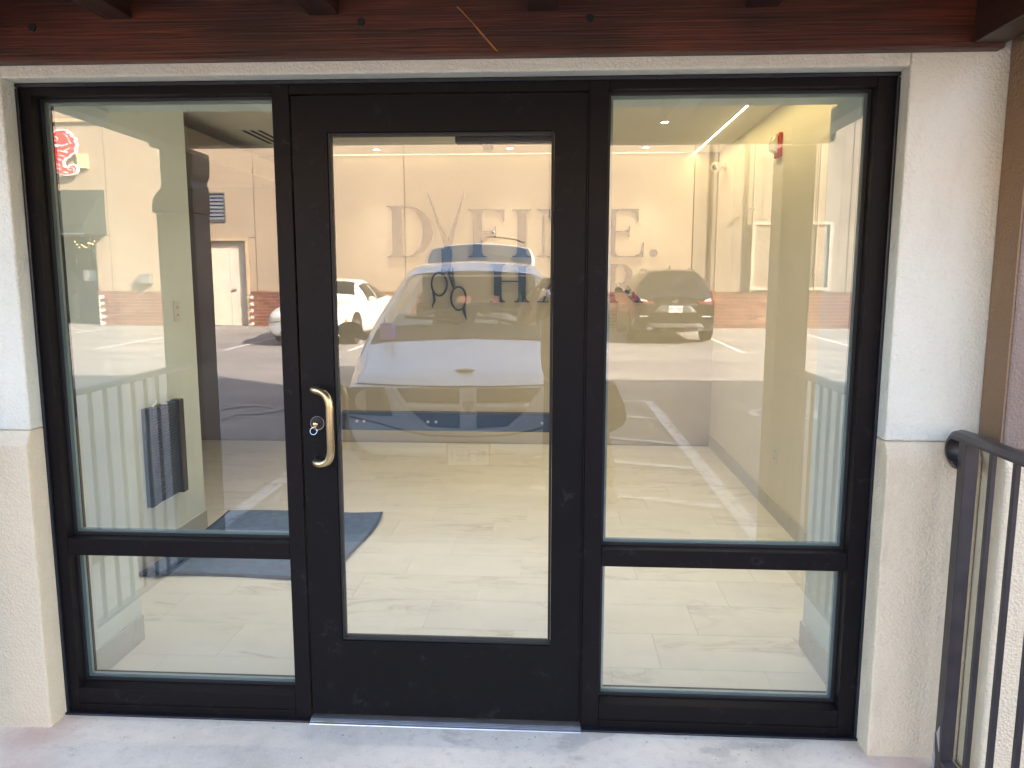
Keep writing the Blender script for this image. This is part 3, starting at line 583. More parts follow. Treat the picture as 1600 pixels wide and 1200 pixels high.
MB().cyl((-0.001, 0, 0), 0.03, -0.02, 'x', 18).tube([(-0.02, 0, 0), (-0.06, 0, -0.005)], 0.012, 10).build("bracket", 'white_plastic', cmra, smooth=40)
MB().tube([(-0.065, 0.05, 0.004), (-0.08, -0.0, 0.0), (-0.105, -0.06, -0.012)], [0.034, 0.042, 0.040], 16).build("camera_body", 'white_plastic', cmra, smooth=50)
MB().cyl((-0.105, -0.0605, -0.012), 0.022, -0.004, 'y', 16).build("camera_lens", 'trim_grey', cmra, smooth=40)

# ---------------- lettering on the back wall
sg = thing("wall_sign", "blue steel letters D FINE. HAIR with scissors on the back wall", "wall sign", (0, 4.549, 0))
LY0, LY1 = -0.030, -0.004
def brk(x0, x1, y, s, wd, t):        # bracketed serif foot: stem x0..x1, serif height at y, direction s (+1 up)
    return [(x0 - wd, y), (x0 - wd, y + s * t)] + [(x0 - wd * (1 - k) ** 2, y + s * (t + 0.05 * k ** 2)) for k in (0.35, 0.7, 1.0)], [(x1 + wd * (1 - k) ** 2, y + s * (t + 0.05 * k ** 2)) for k in (1.0, 0.7, 0.35)] + [(x1 + wd, y + s * t), (x1 + wd, y)]
def stem(b, cx, wd, z0, z1, serif=0.045, mi=0):
    x0, x1 = cx - wd / 2, cx + wd / 2; a, c = brk(x0, x1, z0, 1, serif, 0.008); d, e = brk(x0, x1, z1, -1, serif, 0.008)
    b.prism(a + d[::-1] + e[::-1] + c, LY0, LY1, 'y', mi)
def flat(b, pts, k=1): b.prism(pts, LY0 + 0.001 * k, LY1, 'y')
def arm(b, x0, x1, z, s, ln, t=0.012):  # thin arm ending in a triangular serif towards s
    flat(b, [(x0, z), (x1, z), (x1, z + s * ln), (x1 - 0.008, z + s * ln), (x1 - 0.03, z + s * (t + 0.025)), (x1 - 0.08, z + s * t), (x0, z + s * t)], 1)
def midarm(b, x0, x1, z, hs=0.05):
    flat(b, [(x0, z - .006), (x1 - .05, z - .006), (x1 - .012, z - .02), (x1 - .008, z - hs), (x1, z - hs), (x1, z + hs), (x1 - .008, z + hs), (x1 - .012, z + .02), (x1 - .05, z + .006), (x0, z + .006)], 2)
Z0, Z1 = 1.715, 2.138
b = MB(); stem(b, -1.06, 0.088, 1.712, 2.172, 0.05)
def bowl(b, x0, xc, zc, ax, az, bx_, bz, k=1):
    n = 20; out = [(xc + ax * math.cos(a), zc + az * math.sin(a)) for a in lin(-math.pi / 2, math.pi / 2, n)]; inn = [(xc + bx_ * math.cos(a), zc + bz * math.sin(a)) for a in lin(-math.pi / 2, math.pi / 2, n)]
    o = [(x0, zc - az)] + out + [(x0, zc + az)]; i = [(x0, zc - bz)] + inn + [(x0, zc + bz)]
    for q in range(len(o) - 1): b.prism([o[q], o[q + 1], i[q + 1], i[q]], LY0 + 0.001 * k, LY1, 'y')
bowl(b, -1.06, -0.98, 1.942, 0.245, 0.2295, 0.155, 0.218); b.build("letter_d", 'letter', sg)
b = MB(); stem(b, -0.330, 0.078, Z0, Z1); arm(b, -0.33, -0.088, Z1, -1, 0.11); midarm(b, -0.33, -0.165, 1.94); b.build("letter_f", 'letter', sg)
b = MB(); stem(b, 0.067, 0.078, Z0, Z1); b.build("letter_i", 'letter', sg)
b = MB(); stem(b, 0.262, 0.022, Z0, Z1, 0.05); stem(b, 0.585, 0.022, Z0, Z1, 0.05); flat(b, [(0.255, Z1), (0.345, Z1), (0.596, Z0), (0.56, Z0)], 2); b.build("letter_n", 'letter', sg)
b = MB(); stem(b, 0.86, 0.085, Z0, Z1, 0.05); arm(b, 0.86, 1.105, Z1, -1, 0.11); midarm(b, 0.86, 1.03, 1.94); arm(b, 0.86, 1.155, Z0, 1, 0.13); b.build("letter_e", 'letter', sg)
MB().cyl((1.243, LY0, 1.752), 0.034, LY1 - LY0, 'y', 22).build("full_stop", 'letter', sg, smooth=40)
Y0, Y1 = 1.312, 1.655
b = MB(); stem(b, -0.148, 0.068, Y0, Y1, 0.036); stem(b, 0.072, 0.068, Y0, Y1, 0.036); flat(b, [(-0.14, 1.494), (0.07, 1.494), (0.07, 1.506), (-0.14, 1.506)], 2); b.build("letter_h", 'letter', sg)
b = MB(); flat(b, [(0.375, Y1), (0.43, Y1), (0.56, Y0), (0.475, Y0)], 1); flat(b, [(0.392, Y1 - 0.03), (0.402, Y1), (0.272, Y0), (0.252, Y0)], 2); flat(b, [(0.30, 1.415), (0.51, 1.415), (0.51, 1.427), (0.30, 1.427)], 3)
flat(b, [(0.205, Y0), (0.315, Y0), (0.315, Y0 + .009), (0.205, Y0 + .009)], 4); flat(b, [(0.43, Y0), (0.605, Y0), (0.605, Y0 + .009), (0.43, Y0 + .009)], 4); b.build("letter_a", 'letter', sg)
b = MB(); stem(b, 0.70, 0.068, Y0, Y1, 0.036); b.build("letter_i", 'letter', sg)
b = MB(); stem(b, 0.872, 0.072, Y0, Y1, 0.036); bowl(b, 0.87, 0.95, 1.565, 0.115, 0.09, 0.055, 0.080); flat(b, [(0.93, 1.482), (1.0, 1.486), (1.165, Y0), (1.08, Y0)], 3); b.build("letter_r", 'letter', sg)
sc = MB()
def blade(tip, piv, wd, k):
    t_, p_ = Vector(tip), Vector(piv); d = (p_ - t_).normalized(); n = Vector((-d.y, d.x)); flat(sc, [tuple(t_), tuple(p_ * .55 + t_ * .45 + n * wd * .45), tuple(p_ + n * wd), tuple(p_ - n * wd * .5)], k)
blade((-0.778, 2.293), (-0.598, 1.76), 0.036, 1); blade((-0.438, 2.302), (-0.622, 1.76), 0.036, 3)
flat(sc, [(-0.66, 1.79), (-0.56, 1.79), (-0.565, 1.60), (-0.655, 1.60)], 5)
sc.cyl((-0.61, LY0 - 0.004, 1.755), 0.030, 0.02, 'y', 20)
def loop(cx, cz, rx, rz): sc.tube([(cx + rx * math.cos(a), -0.018, cz + rz * math.sin(a)) for a in lin(0, 2 * math.pi, 33)], 0.009, 8)
loop(-0.682, 1.475, 0.070, 0.105); loop(-0.506, 1.345, 0.068, 0.105)
sc.tube([(-0.64, -0.018, 1.61), (-0.65, -0.018, 1.57), (-0.655, -0.018, 1.55)], [0.024, 0.016, 0.009], 8); sc.tube([(-0.585, -0.018, 1.61), (-0.565, -0.018, 1.52), (-0.545, -0.018, 1.43)], [0.03, 0.022, 0.010], 8)
sc.tube([(-0.735, -0.018, 1.41), (-0.728, -0.018, 1.33), (-0.752, -0.018, 1.255)], [0.012, 0.012, 0.003], 8); sc.tube([(-0.462, -0.018, 1.265), (-0.452, -0.018, 1.21), (-0.435, -0.018, 1.15)], [0.016, 0.013, 0.003], 8)
sc.build("scissors", 'letter', sg, smooth=40)

# ================================================================== FAR BUILDING ACROSS THE CAR PARK
WY = -20.0; BT = 1.12
fb = thing("retail_building", "sunlit beige retail building with brick base across the car park", "building", (0, WY, 0))
GB = gz(WY)
def panel(x0, x1, z0, z1, m='eifs', d=0.0): return bx("wall_panel", m, fb, x0 + 0.010, x1 - 0.010, -0.5, d, z0, z1)
bx("wall_core", 'joint', fb, -32, 34, -9, -0.80, -0.4, 7.0)
xs = [-32, -26, -20, -14.9, -12.93, -10.35, -8.48, -4.0, 0.2, 4.3]
for a, c in zip(xs[:-1], xs[1:]):
    if (a, c) == (-14.9, -12.93): panel(a, c, 2.79, 6.17)
    elif (a, c) == (-10.35, -8.48): panel(a, c, 2.72, 6.17)
    else: panel(a, c, BT + 0.01, 6.17)
    panel(a, c, 6.19, 7.1)
panel(-10.35, -9.98, BT + .01, 2.70); panel(-8.70, -8.48, BT + .01, 2.70); panel(-13.36, -12.93, BT + .01, 2.77)
bx("cornice", 'eifs_trim', fb, -32, 4.3, 0.0, 0.10, 6.05, 6.16)
# board cladding at the right: uneven vertical boards, downpipes
x = 4.32; k = 0
while x < 20:
    wd = random.choice((0.16, 0.22, 0.30, 0.38, 0.26)); dd = random.choice((0.0, 0.012, 0.02, 0.006, 0.03)); k += 1
    bx("cladding_board", 'cladding', fb, x + .004, x + wd - .004, -0.4, dd, BT + 0.02, 7.1); x += wd
for xx in (4.95, 5.95, 7.75): MB().cyl((xx, 0.14, BT + 0.02), 0.03, 5.9, 'z', 14).build("downpipe", 'cladding', fb, smooth=50)
for x0, x1 in ((5.95, 6.75), (7.35, 8.2)):
    for a in ((x0, x1, 3.04, 3.13), (x0, x1, 1.20, 1.29), (x0, x0 + .09, 1.29, 3.04), (x1 - .09, x1, 1.29, 3.04)): bx("gate_frame", 'clad_trim', fb, a[0], a[1], 0.10, 0.16, a[2], a[3])
    bx("gate_panel", 'cladding', fb, x0 + .09, x1 - .09, 0.085, 0.105, 1.29, 3.04)
    for q in range(9):
        zc = 1.33 + q * 0.19; MB().prism([(x0 + .1, zc + .30), (x1 - .1, zc - .05), (x1 - .1, zc - .02), (x0 + .1, zc + .33)], 0.106, 0.118, 'y').build("gate_slat", 'clad_trim', fb) if zc + .33 < 3.04 and zc - .05 > 1.29 else None
bx("cladding_backing", 'cladding', fb, 4.32, 20, -0.5, -0.012, BT + 0.02, 7.1)
# brick base: mortar backing, individual bricks where the glass shows them, the rest as one mass
for x0, x1 in ((-32, -14.9), (-13.36, -9.98), (-8.70, 20)): bx("mortar_bed", 'mortar', fb, x0, x1, -0.03, 0.055, -0.3, BT - 0.07)
bm0 = None; rest = MB(); nb = 0
row_h = 0.098; rows = int((BT - 0.08 - (GB - 0.05)) / row_h)
def inview(x, w_): return any(a < x and x + w_ < c for a, c in ((-13.36, -11.9), (-8.70, -7.6), (5.9, 7.6)))
for r_ in range(rows):
    z = GB - 0.05 + r_ * row_h; x = -31.9 + (0.127 if r_ % 2 else 0)
    while x < 19.7:
        wd = 0.232
        if (x > -14.9 and x + wd < -13.36) or (x + wd > -13.36 and x + wd < -9.98 and x > -13.36) or (x > -8.70) or x + wd < -14.9:
            dz = random.uniform(-.004, .006)
            if inview(x, wd) and nb < 300 and not (-14.9 < x < -13.36):
                if bm0 is None: o = bm0 = bx("brick", 'brick', fb, 0, wd, 0.05, 0.078, 0, 0.076); o.location = (x, dz, z)
                else: o = clone(bm0); o.location = (x, dz, z)
                nb += 1
            elif not (-14.9 < x < -13.36): rest.box(x, x + wd, 0.05, 0.078 + dz, z, z + 0.076)
        x += 0.255
tag(rest.build("brickwork", 'brick', fb), kind='stuff')
x = -13.35
while x < 19.9:
    if not (-9.98 < x + 0.07 and x < -8.70): bx("coping_brick", 'brick', fb, x, x + 0.068, -0.02, 0.10 + random.uniform(-.004, .004), BT - 0.072, BT)
    x += 0.08
# service door pair, louvre, recessed shop entrance
bx("door_frame", 'eifs_trim', fb, -9.975, -8.70, -0.02, 0.04, 2.62, 2.715); bx("door_frame", 'eifs_trim', fb, -8.79, -8.70, -0.02, 0.04, GB, 2.62); bx("door_frame", 'eifs_trim', fb, -9.975, -9.90, -0.02, 0.04, GB, 2.62)
for x0, x1 in ((-9.895, -9.36), (-9.35, -8.795)):
    d = bx("service_door", 'door_paint', fb, x0, x1, -0.22, -0.15, GB + .01, 2.61)
    if x0 > -9.5: bx("door_lever", 'silver', d, x0 + .05, x0 + .18, -0.15, -0.09, 1.17, 1.20)
lv = thing("wall_louvre", "dark slatted louvre vent in the sunlit beige wall", "vent", (-9.66, WY, 3.595))
bx("backing", 'slot', lv, -0.30, 0.30, 0.001, 0.012, -0.38, 0.38); 
for a in ((-0.32, 0.32, 0.38, 0.42), (-0.32, 0.32, -0.42, -0.38), (-0.32, -0.28, -0.38, 0.38), (0.28, 0.32, -0.38, 0.38)): bx("louvre_frame", 'trim_grey', lv, a[0], a[1], 0.001, 0.05, a[2], a[3])
for k in range(7): MB().prism([(0.012, -0.30 + k * .107), (0.05, -0.36 + k * .107), (0.056, -0.35 + k * .107), (0.018, -0.285 + k * .107)], -0.28, 0.28, 'x').build("louvre_slat", 'thresh', lv)
bx("entrance_glass", 'dark_glass', fb, -14.88, -13.37, -0.75, -0.60, GB, 2.78); bx("entrance_side", 'eifs_trim', fb, -13.40, -13.365, -0.74, -0.03, GB, 2.77)
for xx in (-14.4, -13.9): bx("entrance_mullion", 'black', fb, xx - .03, xx + .03, -0.598, -0.56, GB, 2.77)
for x0, lab in ((-14.16, "white paper notice on the dark shop door across the car park"), (-13.95, "pale green paper notice beside the white one on the dark shop door")):
    tag(MB().box(x0, x0 + 0.19, WY - 0.552, WY - 0.545, 1.44, 1.77).build("paper_notice", 'paper' if x0 < -14 else 'spacer'), lab, "notice", "notices on the far shop door")
aw = thing("shop_awning", "dark green sloped awning over the shop entrance across the car park", "awning", (-13.75, WY, 0))
MB().prism([(0.001, 4.11), (0.06, 4.11), (1.15, 3.05), (1.15, 2.80), (0.001, 2.80)], -0.95, 0.75, 'x').build("awning_cover", 'awning', aw)
bx("awning_frame", 'silver', aw, -0.95, 0.75, 1.10, 1.16, 2.76, 2.795)
lt = thing("string_lights", "warm string of little bulbs glowing inside the shop entrance", "string lights", (-13.9, WY - 0.50, 2.62))
MB().tube([(x_, 0, 0.06 * math.sin(9 * x_)) for x_ in lin(-0.45, 0.45, 14)], 0.004, 5).build("cable", 'black', lt)
for i in range(13): MB().ball((-0.42 + 0.07 * i, 0.01, -0.03 + 0.06 * math.sin(9 * (-0.42 + .07 * i)) - 0.05 * (i % 3)), 0.022, 6).build("bulb", 'bulb', lt)
wl = thing("wall_lamp", "grey boxy wall light low on the beige wall left of the brick", "wall lamp", (-11.83, WY, 1.48))
MB().prism([(0.001, -0.16), (0.22, -0.10), (0.26, 0.06), (0.20, 0.16), (0.001, 0.16)], -0.17, 0.17, 'x').build("lamp_body", 'silver', wl, bevel=0.01)
def wallcam(x, z, lab):
    t = thing("security_camera", lab, "security camera", (x, WY, z), 0, "security cameras on the far wall")
    MB().tube([(0, 0.001, 0), (0, 0.30, 0.0)], 0.012, 8).build("arm", 'sign_white', t); MB().tube([(0, 0.22, 0.0), (0, 0.40, -0.03)], 0.045, 12).build("housing", 'sign_white', t, smooth=40); MB().cyl((0, 0.402, -0.03), 0.036, 0.012, 'y', 12).build("lens", 'black', t)
wallcam(5.9, 3.48, "white security camera on the board clad wall at the right"); wallcam(-1.40, 2.84, "small security camera on the plain beige wall above the van")
# sea creature shop emblem: red body with white outline, standing proud of the wall
em = thing("shop_emblem", "red seahorse shaped shop emblem with white outline on the beige wall", "sign", (-14.2, WY, 5.15))
EO = [(-0.37, 0.45), (-0.28, 0.46), (-0.21, 0.56), (-0.15, 0.52), (-0.1, 0.58), (0.01, 0.66), (0.19, 0.68), (0.32, 0.66), (0.34, 0.57), (0.42, 0.6), (0.47, 0.48), (0.58, 0.42), (0.55, 0.33), (0.62, 0.23), (0.56, 0.14), (0.55, 0.0), (0.43, -0.05), (0.35, -0.13), (0.25, -0.16), (0.16, -0.26), (0.17, -0.37), (0.26, -0.39), (0.35, -0.32), (0.47, -0.31), (0.56, -0.39), (0.58, -0.5), (0.5, -0.6), (0.33, -0.64), (0.19, -0.65), (0.06, -0.63), (-0.03, -0.57), (-0.12, -0.53), (-0.24, -0.56), (-0.3, -0.45), (-0.33, -0.29), (-0.36, -0.12), (-0.36, 0.04), (-0.3, 0.14), (-0.39, 0.21), (-0.44, 0.32)]
def inset(P, d):
    out = []
    for k in range(len(P)):
        a, b_, c = Vector(P[k - 1]), Vector(P[k]), Vector(P[(k + 1) % len(P)]); e1, e2 = (b_ - a).normalized(), (c - b_).normalized()
        n = Vector((e1.y + e2.y, -(e1.x + e2.x))); n = n.normalized() if n.length > 1e-6 else Vector((e1.y, -e1.x)); out.append(tuple(b_ + n * d))
    return out
MB().prism(EO, 0.10, 0.20, 'y').build("emblem_outline", 'sign_white', em); MB().prism(inset(EO, 0.045), 0.2005, 0.215, 'y').build("emblem_body", 'sign_red', em)
b = MB()
for (xa, za, xb, zb_) in ((.10, .20, .36, .26), (.02, .08, .34, .02), (.05, -.04, .24, -.10), (-.02, -.16, .14, -.20), (-.08, -.28, .08, -.34), (-.06, -.42, .10, -.46), (.12, -.52, .30, -.56), (.34, .44, .46, .26), (.24, .56, .36, .46), (.20, .06, .40, .14), (-.22, -.06, -.10, -.10), (-.24, -.22, -.14, -.28)):
    b.prism([(xa, za), (xb, zb_ + .012), (xb - .03, zb_ - .03), (xa + .01, za - .025)], 0.2155, 0.222, 'y')
b.prism([(-0.34, 0.20), (0.02, 0.17), (0.20, 0.24), (0.02, 0.235), (-0.33, 0.255)], 0.2155, 0.224, 'y')
b.tube([(-0.02 + .06 * math.cos(a), .219, .40 + .06 * math.sin(a)) for a in lin(0, 2 * math.pi, 17)], .014, 5); b.tube([(.36, .219, -.50), (.28, .219, -.47), (.30, .219, -.42), (.40, .219, -.40), (.48, .219, -.46), (.46, .219, -.54)], .014, 5)
b.build("emblem_detail", 'sign_white', em)
bx("standoff", 'black', em, -0.1, 0.1, 0.001, 0.099, -0.1, 0.3)
tag(bx("meter_box", 'note', None, -13.68, -13.40, WY + 0.001, WY + 0.12, 4.73, 5.12), "small pale yellow box on the beige wall beside the red emblem", "box")

# ================================================================== CARS
def pchip(x, y, q):
    x = np.array(x, float); y = np.array(y, float); h_ = np.diff(x); d = np.diff(y) / h_; m = np.zeros(len(x)); m[0], m[-1] = d[0], d[-1]
    for i in range(1, len(x) - 1):
        if d[i - 1] * d[i] > 0:
            w1, w2 = 2 * h_[i] + h_[i - 1], h_[i] + 2 * h_[i - 1]; m[i] = (w1 + w2) / (w1 / d[i - 1] + w2 / d[i])
    i = int(np.clip(np.searchsorted(x, q) - 1, 0, len(x) - 2)); t = (q - x[i]) / h_[i]
    return float((2 * t ** 3 - 3 * t ** 2 + 1) * y[i] + (t ** 3 - 2 * t ** 2 + t) * h_[i] * m[i] + (-2 * t ** 3 + 3 * t ** 2) * y[i + 1] + (t ** 3 - t ** 2) * h_[i] * m[i + 1])
class Body:
    """car body: local x across, -y rearwards from the nose, z up; stations = (u, zb, zs, zt, wb, ws, wt)"""
    TK = [0, .12, .18, .36, .5, .8, .88, 1.0]
    def __init__(s, st, bow_f=0.25, bow_r=0.15, crown=0.04):
        s.st = st; s.u = [r[0] for r in st]; s.L = s.u[-1]; s.bf, s.br, s.cr = bow_f, bow_r, crown
    def par(s, u): return [pchip(s.u, [r[k] for r in s.st], u) for k in range(1, 7)]
    def bow(s, u, v): return s.bf * abs(v) ** 2.2 * max(0, 1 - u / 1.2) - s.br * abs(v) ** 2.2 * max(0, 1 - (s.L - u) / 0.8)
    def S(s, u, t, sd=1, off=0):
        if off:
            e = 0.01; a = Vector(s.S(min(u + e, s.L), t, sd)) - Vector(s.S(max(u - e, 0), t, sd)); b = Vector(s.S(u, min(t + e, 1), sd)) - Vector(s.S(u, max(t - e, 0), sd))
            n = a.cross(b); n = n.normalized() if n.length > 1e-9 else Vector((0, 0, 1)); p = Vector(s.S(u, t, sd)); c = Vector((0, -u, 0.6))
            if n.dot(p - c) < 0: n = -n
            return tuple(p + n * off)
        zb, zs, zt, wb, ws, wt = s.par(u); ed = 0.3 * (zt - zs) if zt - zs < 0.2 else 0.06
        xs_ = [0, wb * .85, wb, ws * 1.0, ws * .985, wt, wt * .86, 0]; zz = [zb, zb, zb + .07, zb + .55 * (zs - zb), zs, zt - ed, zt - ed * .25, zt + s.cr]
        x = pchip(s.TK, xs_, t); z = pchip(s.TK, zz, t)
        return (sd * x, -(u + s.bow(u, x)), z)
    def front(s, v, z, off=0): return (v, -(s.bow(0, v) - 0.02 - off), z)
    def rear(s, v, z, off=0): return (v, -(s.L + s.bow(s.L, v) + 0.01 + off), z)
    def patch(s, name, mat, par, u0, u1, t0, t1, sd=0, off=0.004, n=8, m=6, solid=0, corners=None):
        b = MB()
        for q in ((1, -1) if sd == 0 else (sd,)):
            c = corners or [(u0, t0), (u1, t0), (u1, t1), (u0, t1)]
            b.grid(lambda a, d: s.S(c[0][0] * (1 - a) * (1 - d) + c[1][0] * a * (1 - d) + c[2][0] * a * d + c[3][0] * (1 - a) * d, c[0][1] * (1 - a) * (1 - d) + c[1][1] * a * (1 - d) + c[2][1] * a * d + c[3][1] * (1 - a) * d, q, off), lin(0, 1, n), lin(0, 1, m))
        return b.build(name, mat, par, smooth=50, solid=solid)
    def quad(s, name, mat, par, pts, off=0.006, face='front', n=8, m=5, solid=0.006):
        fn = s.front if face == 'front' else s.rear; b = MB(); p = pts
        b.grid(lambda a, d: fn(*(p[0][i] * (1 - a) * (1 - d) + p[1][i] * a * (1 - d) + p[2][i] * a * d + p[3][i] * (1 - a) * d for i in range(2)), off), lin(0, 1, n), lin(0, 1, m))
        return b.build(name, mat, par, smooth=50, solid=solid)
    def shell(s, mat, par, us, skip=None, caps=(True, True), name="body"):
        ts = [0, .06, .12, .15, .18, .24, .30, .36, .43, .5, .53, .58, .64, .70, .76, .8, .82, .85, .88, .92, .96, 1.0]; b = MB()
        for sd in (1, -1): b.grid(lambda u, t: s.S(u, t, sd), us, ts, 0, skip)
        for which, u in zip((0, 1), (0, s.L)):
            if not caps[which]: continue
            ring = [s.S(u, t, 1) for t in ts]; fn = s.front if which == 0 else s.rear
            for a, c in zip(ring[:-1], ring[1:]):
                ks = lin(-1, 1, 9); b.add([(a[0] * q, fn(a[0] * q, 0)[1] if 0 < abs(q) < 1 else a[1] if abs(q) == 1 else fn(0, 0)[1], a[2]) for q in ks] + [(c[0] * q, fn(c[0] * q, 0)[1] if 0 < abs(q) < 1 else c[1] if abs(q) == 1 else fn(0, 0)[1], c[2]) for q in ks], [(i, i + 1, i + 10, i + 9) for i in range(8)])
        return b.build(name, mat, par, smooth=35)
def wheel(par, x, u, r, mat='silver'):
    sd = 1 if x > 0 else -1
    wz = r; t = MB().cyl((x - sd * 0.11, -u, wz), r, sd * 0.22, 'x', 28).build("wheel", 'rubber', par, smooth=40, bevel=0.02)
    rb = MB().cyl((x + sd * 0.105, -u, wz), r * .62, sd * 0.012, 'x', 24)
    rb.build("rim", mat, t, smooth=40)
    sp = MB()
    for k in range(5):
        a = 2 * math.pi * k / 5; d = Vector((0, math.cos(a), math.sin(a))); n = Vector((0, -d.z, d.y)) * r * .12; c = Vector((x + sd * .119, -u, wz))
        sp.add([c + d * r * .15 + n, c + d * r * .58 + n * 1.3, c + d * r * .58 - n * 1.3, c + d * r * .15 - n], [(0, 1, 2, 3)])
    sp.build("spoke", 'trim_grey', t, solid=0.006)
def arch(bd, par, u, r, sd, z0):
    b = MB(); xs_ = max(abs(bd.S(u, .36)[0]), abs(bd.S(u, .18)[0])) + 0.006
    pts = [(-(u) + (r + .05) * math.cos(a), r + (r + .05) * math.sin(a)) for a in lin(-0.5, math.pi + 0.5, 22)]
    b.prism(pts, sd * (xs_ - 0.05), sd * xs_, 'x'); return b.build("wheel_arch", 'black', par)
def textbars(par, mat, pts, name):
    b = MB(); [b.box(*p) for p in pts]; return b.build(name, mat, par)
SEG = {'0': 'abcdef', '1': 'bc', '2': 'abged', '3': 'abgcd', '6': 'afgedc', 'M': 'efbci', 'G': 'afedcg', 'T': 'aj', '8': 'abcdefg', '4': 'fgbc', '7': 'abc', '5': 'afgcd'}
def plate(par, centre, w_, h_, facing, text, name="licence_plate"):
    """facing +1: front plate (normal +y); -1: rear plate (normal -y)"""
    cx, cy_, cz = centre; p = bx(name, 'plate', par, cx - w_ / 2, cx + w_ / 2, cy_ - .004, cy_ + .004, cz - h_ / 2, cz + h_ / 2, 0.001)
    n = len(text); cw = w_ * .86 / n; b = MB(); yo = cy_ + facing * .0062; th_ = h_ * .045
    for i, ch in enumerate(text):
        if ch == ' ': continue
        x0 = -w_ * .43 + cw * i + cw * .14; x1 = x0 + cw * .72; zl, zh, zm = cz - h_ * .28, cz + h_ * .24, cz - h_ * .02
        segs = {'a': (x0, x1, zh - th_, zh), 'd': (x0, x1, zl, zl + th_), 'g': (x0, x1, zm - th_ / 2, zm + th_ / 2), 'f': (x0, x0 + th_, zm, zh), 'e': (x0, x0 + th_, zl, zm), 'b': (x1 - th_, x1, zm, zh), 'c': (x1 - th_, x1, zl, zm), 'i': ((x0 + x1) / 2 - th_ / 2, (x0 + x1) / 2 + th_ / 2, zm, zh), 'j': ((x0 + x1) / 2 - th_ / 2, (x0 + x1) / 2 + th_ / 2, zl, zh)}
        for c in SEG.get(ch, 'abcdef'):
            a = segs[c]; xa, xb = (a[0], a[1]) if facing < 0 else (-a[1], -a[0]); b.box(cx + xa, cx + xb, min(yo - .001, yo + .001), max(yo - .001, yo + .001), a[2], a[3])
    b.build("plate_characters", 'plate_ink', p); return p

# ---------------- white minivan facing the shop
vn = thing("parked_minivan", "white minivan with raised tailgate parked facing the shop door", "minivan", (-0.27, -3.13, gz(-4.5)), -0.078)
vb = Body([(0, .28, .65, .775, .84, .93, .86), (.10, .22, .70, .825, .88, .955, .88), (.45, .20, .78, .905, .92, .985, .86), (1.0, .20, .90, 1.03, .95, 1.0, .90), (1.28, .20, .97, 1.13, .95, 1.0, .89), (2.15, .20, 1.01, 1.665, .95, 1.0, .665), (2.5, .20, 1.02, 1.735, .95, 1.0, .67), (3.4, .20, 1.03, 1.765, .95, 1.0, .68), (4.5, .22, 1.02, 1.735, .95, .99, .67), (4.8, .3, 1.0, 1.66, .9, .96, .65)], 0.27, 0.12, 0.022)
vu = lin(0, .1, 4) + [.2, .3, .45, .6, .75, .9, 1.0, 1.15, 1.28, 1.32, 1.5, 1.65, 1.8, 1.95, 2.08, 2.15, 2.3, 2.42, 2.6, 3.0, 3.3, 3.36, 3.5, 4.0, 4.4, 4.55, 4.7, 4.8]
def vskip(u, t):
    if 1.32 < u < 2.08 and t > .80: return True
    if .53 < t < .76 and (1.65 < u < 2.42 or 2.6 < u < 3.3 or 3.5 < u < 4.4): return True
    return False
vb.shell('van_paint', vn, vu, vskip, (True, False))
vb.patch("windshield", 'windscreen', vn, 1.32, 2.08, .80, 1.0, 0, 0.002, 10, 6)
for u0, u1 in ((1.65, 2.42), (2.6, 3.3), (3.5, 4.4)): vb.patch("side_window", 'thin_glass', vn, u0, u1, .53, .76, 0, 0.001)
vb.patch("cowl", 'black', vn, 1.03, 1.335, .815, 1.0, 0, 0.005, 8, 8)
cw_ = MB()
for k in range(46):
    v = -0.62 + k * 0.0275; p = vb.S(1.06, 1 - abs(v) / .83 * .12, 1 if v > 0 else -1, 0.006); q = vb.S(1.15, 1 - abs(v) / .83 * .12, 1 if v > 0 else -1, 0.006); cw_.add([p, (p[0] + .012, p[1], p[2]), (q[0] + .012, q[1], q[2]), q], [(0, 1, 2, 3)])
cw_.build("cowl_louvre", 'black', vn, solid=0.004)
for sd in (-1, 1):
    hl_ = vb.quad("headlight", 'headlight', vn, [(sd * .985, .545), (sd * .575, .555), (sd * .635, .775), (sd * .965, .755)], .010, 'front', 10, 6, .008)
    cc_ = vb.front(sd * .78, .66, .014); MB().cyl(cc_, .085, -0.006, 'y', 20).build("lamp_bowl", 'lens', hl_, smooth=40)
for sd in (-1, 1): vb.patch("hood_seam", 'black', vn, .12, 1.0, .800, .806, sd, .002, 12, 2)
vb.quad("hood_gap", 'black', vn, [(-.86, .782), (.86, .782), (.84, .794), (-.84, .794)], .004, 'front', 14, 2, 0)
for sd in (-1, 1):
    vb.quad("grille_opening", 'black', vn, [(sd * .065, .665), (sd * .46, .668), (sd * .54, .772), (sd * .065, .772)], .007, 'front')
    vb.quad("grille_opening", 'black', vn, [(sd * .065, .475), (sd * .29, .485), (sd * .43, .605), (sd * .065, .605)], .007, 'front')
    msh = MB()
    for zz in lin(.50, .76, 17):
        if .60 < zz < .67: continue
        xr = .30 + (zz - .48) / .25 * .19; a = vb.front(sd * .07, zz, .010); c = vb.front(sd * xr, zz, .010); m_ = vb.front(sd * (.07 + xr) / 2, zz, .010); msh.tube([a, m_, c], .0035, 5)
    msh.build("grille_mesh", 'trim_grey', vn)
    b_ = MB(); b_.tube([vb.front(sd * .57, .775, .008), vb.front(sd * .49, .66, .012), vb.front(sd * .42, .56, .014), vb.front(sd * .32, .475, .014), vb.front(sd * .2, .455, .014), vb.front(0, .45, .014)], .017, 8); b_.build("grille_surround", 'van_paint', vn, smooth=60)
vb.quad("grille_bar", 'van_paint', vn, [(-.47, .615), (.47, .615), (.49, .655), (-.49, .655)], .014, 'front', 12, 3, .014)
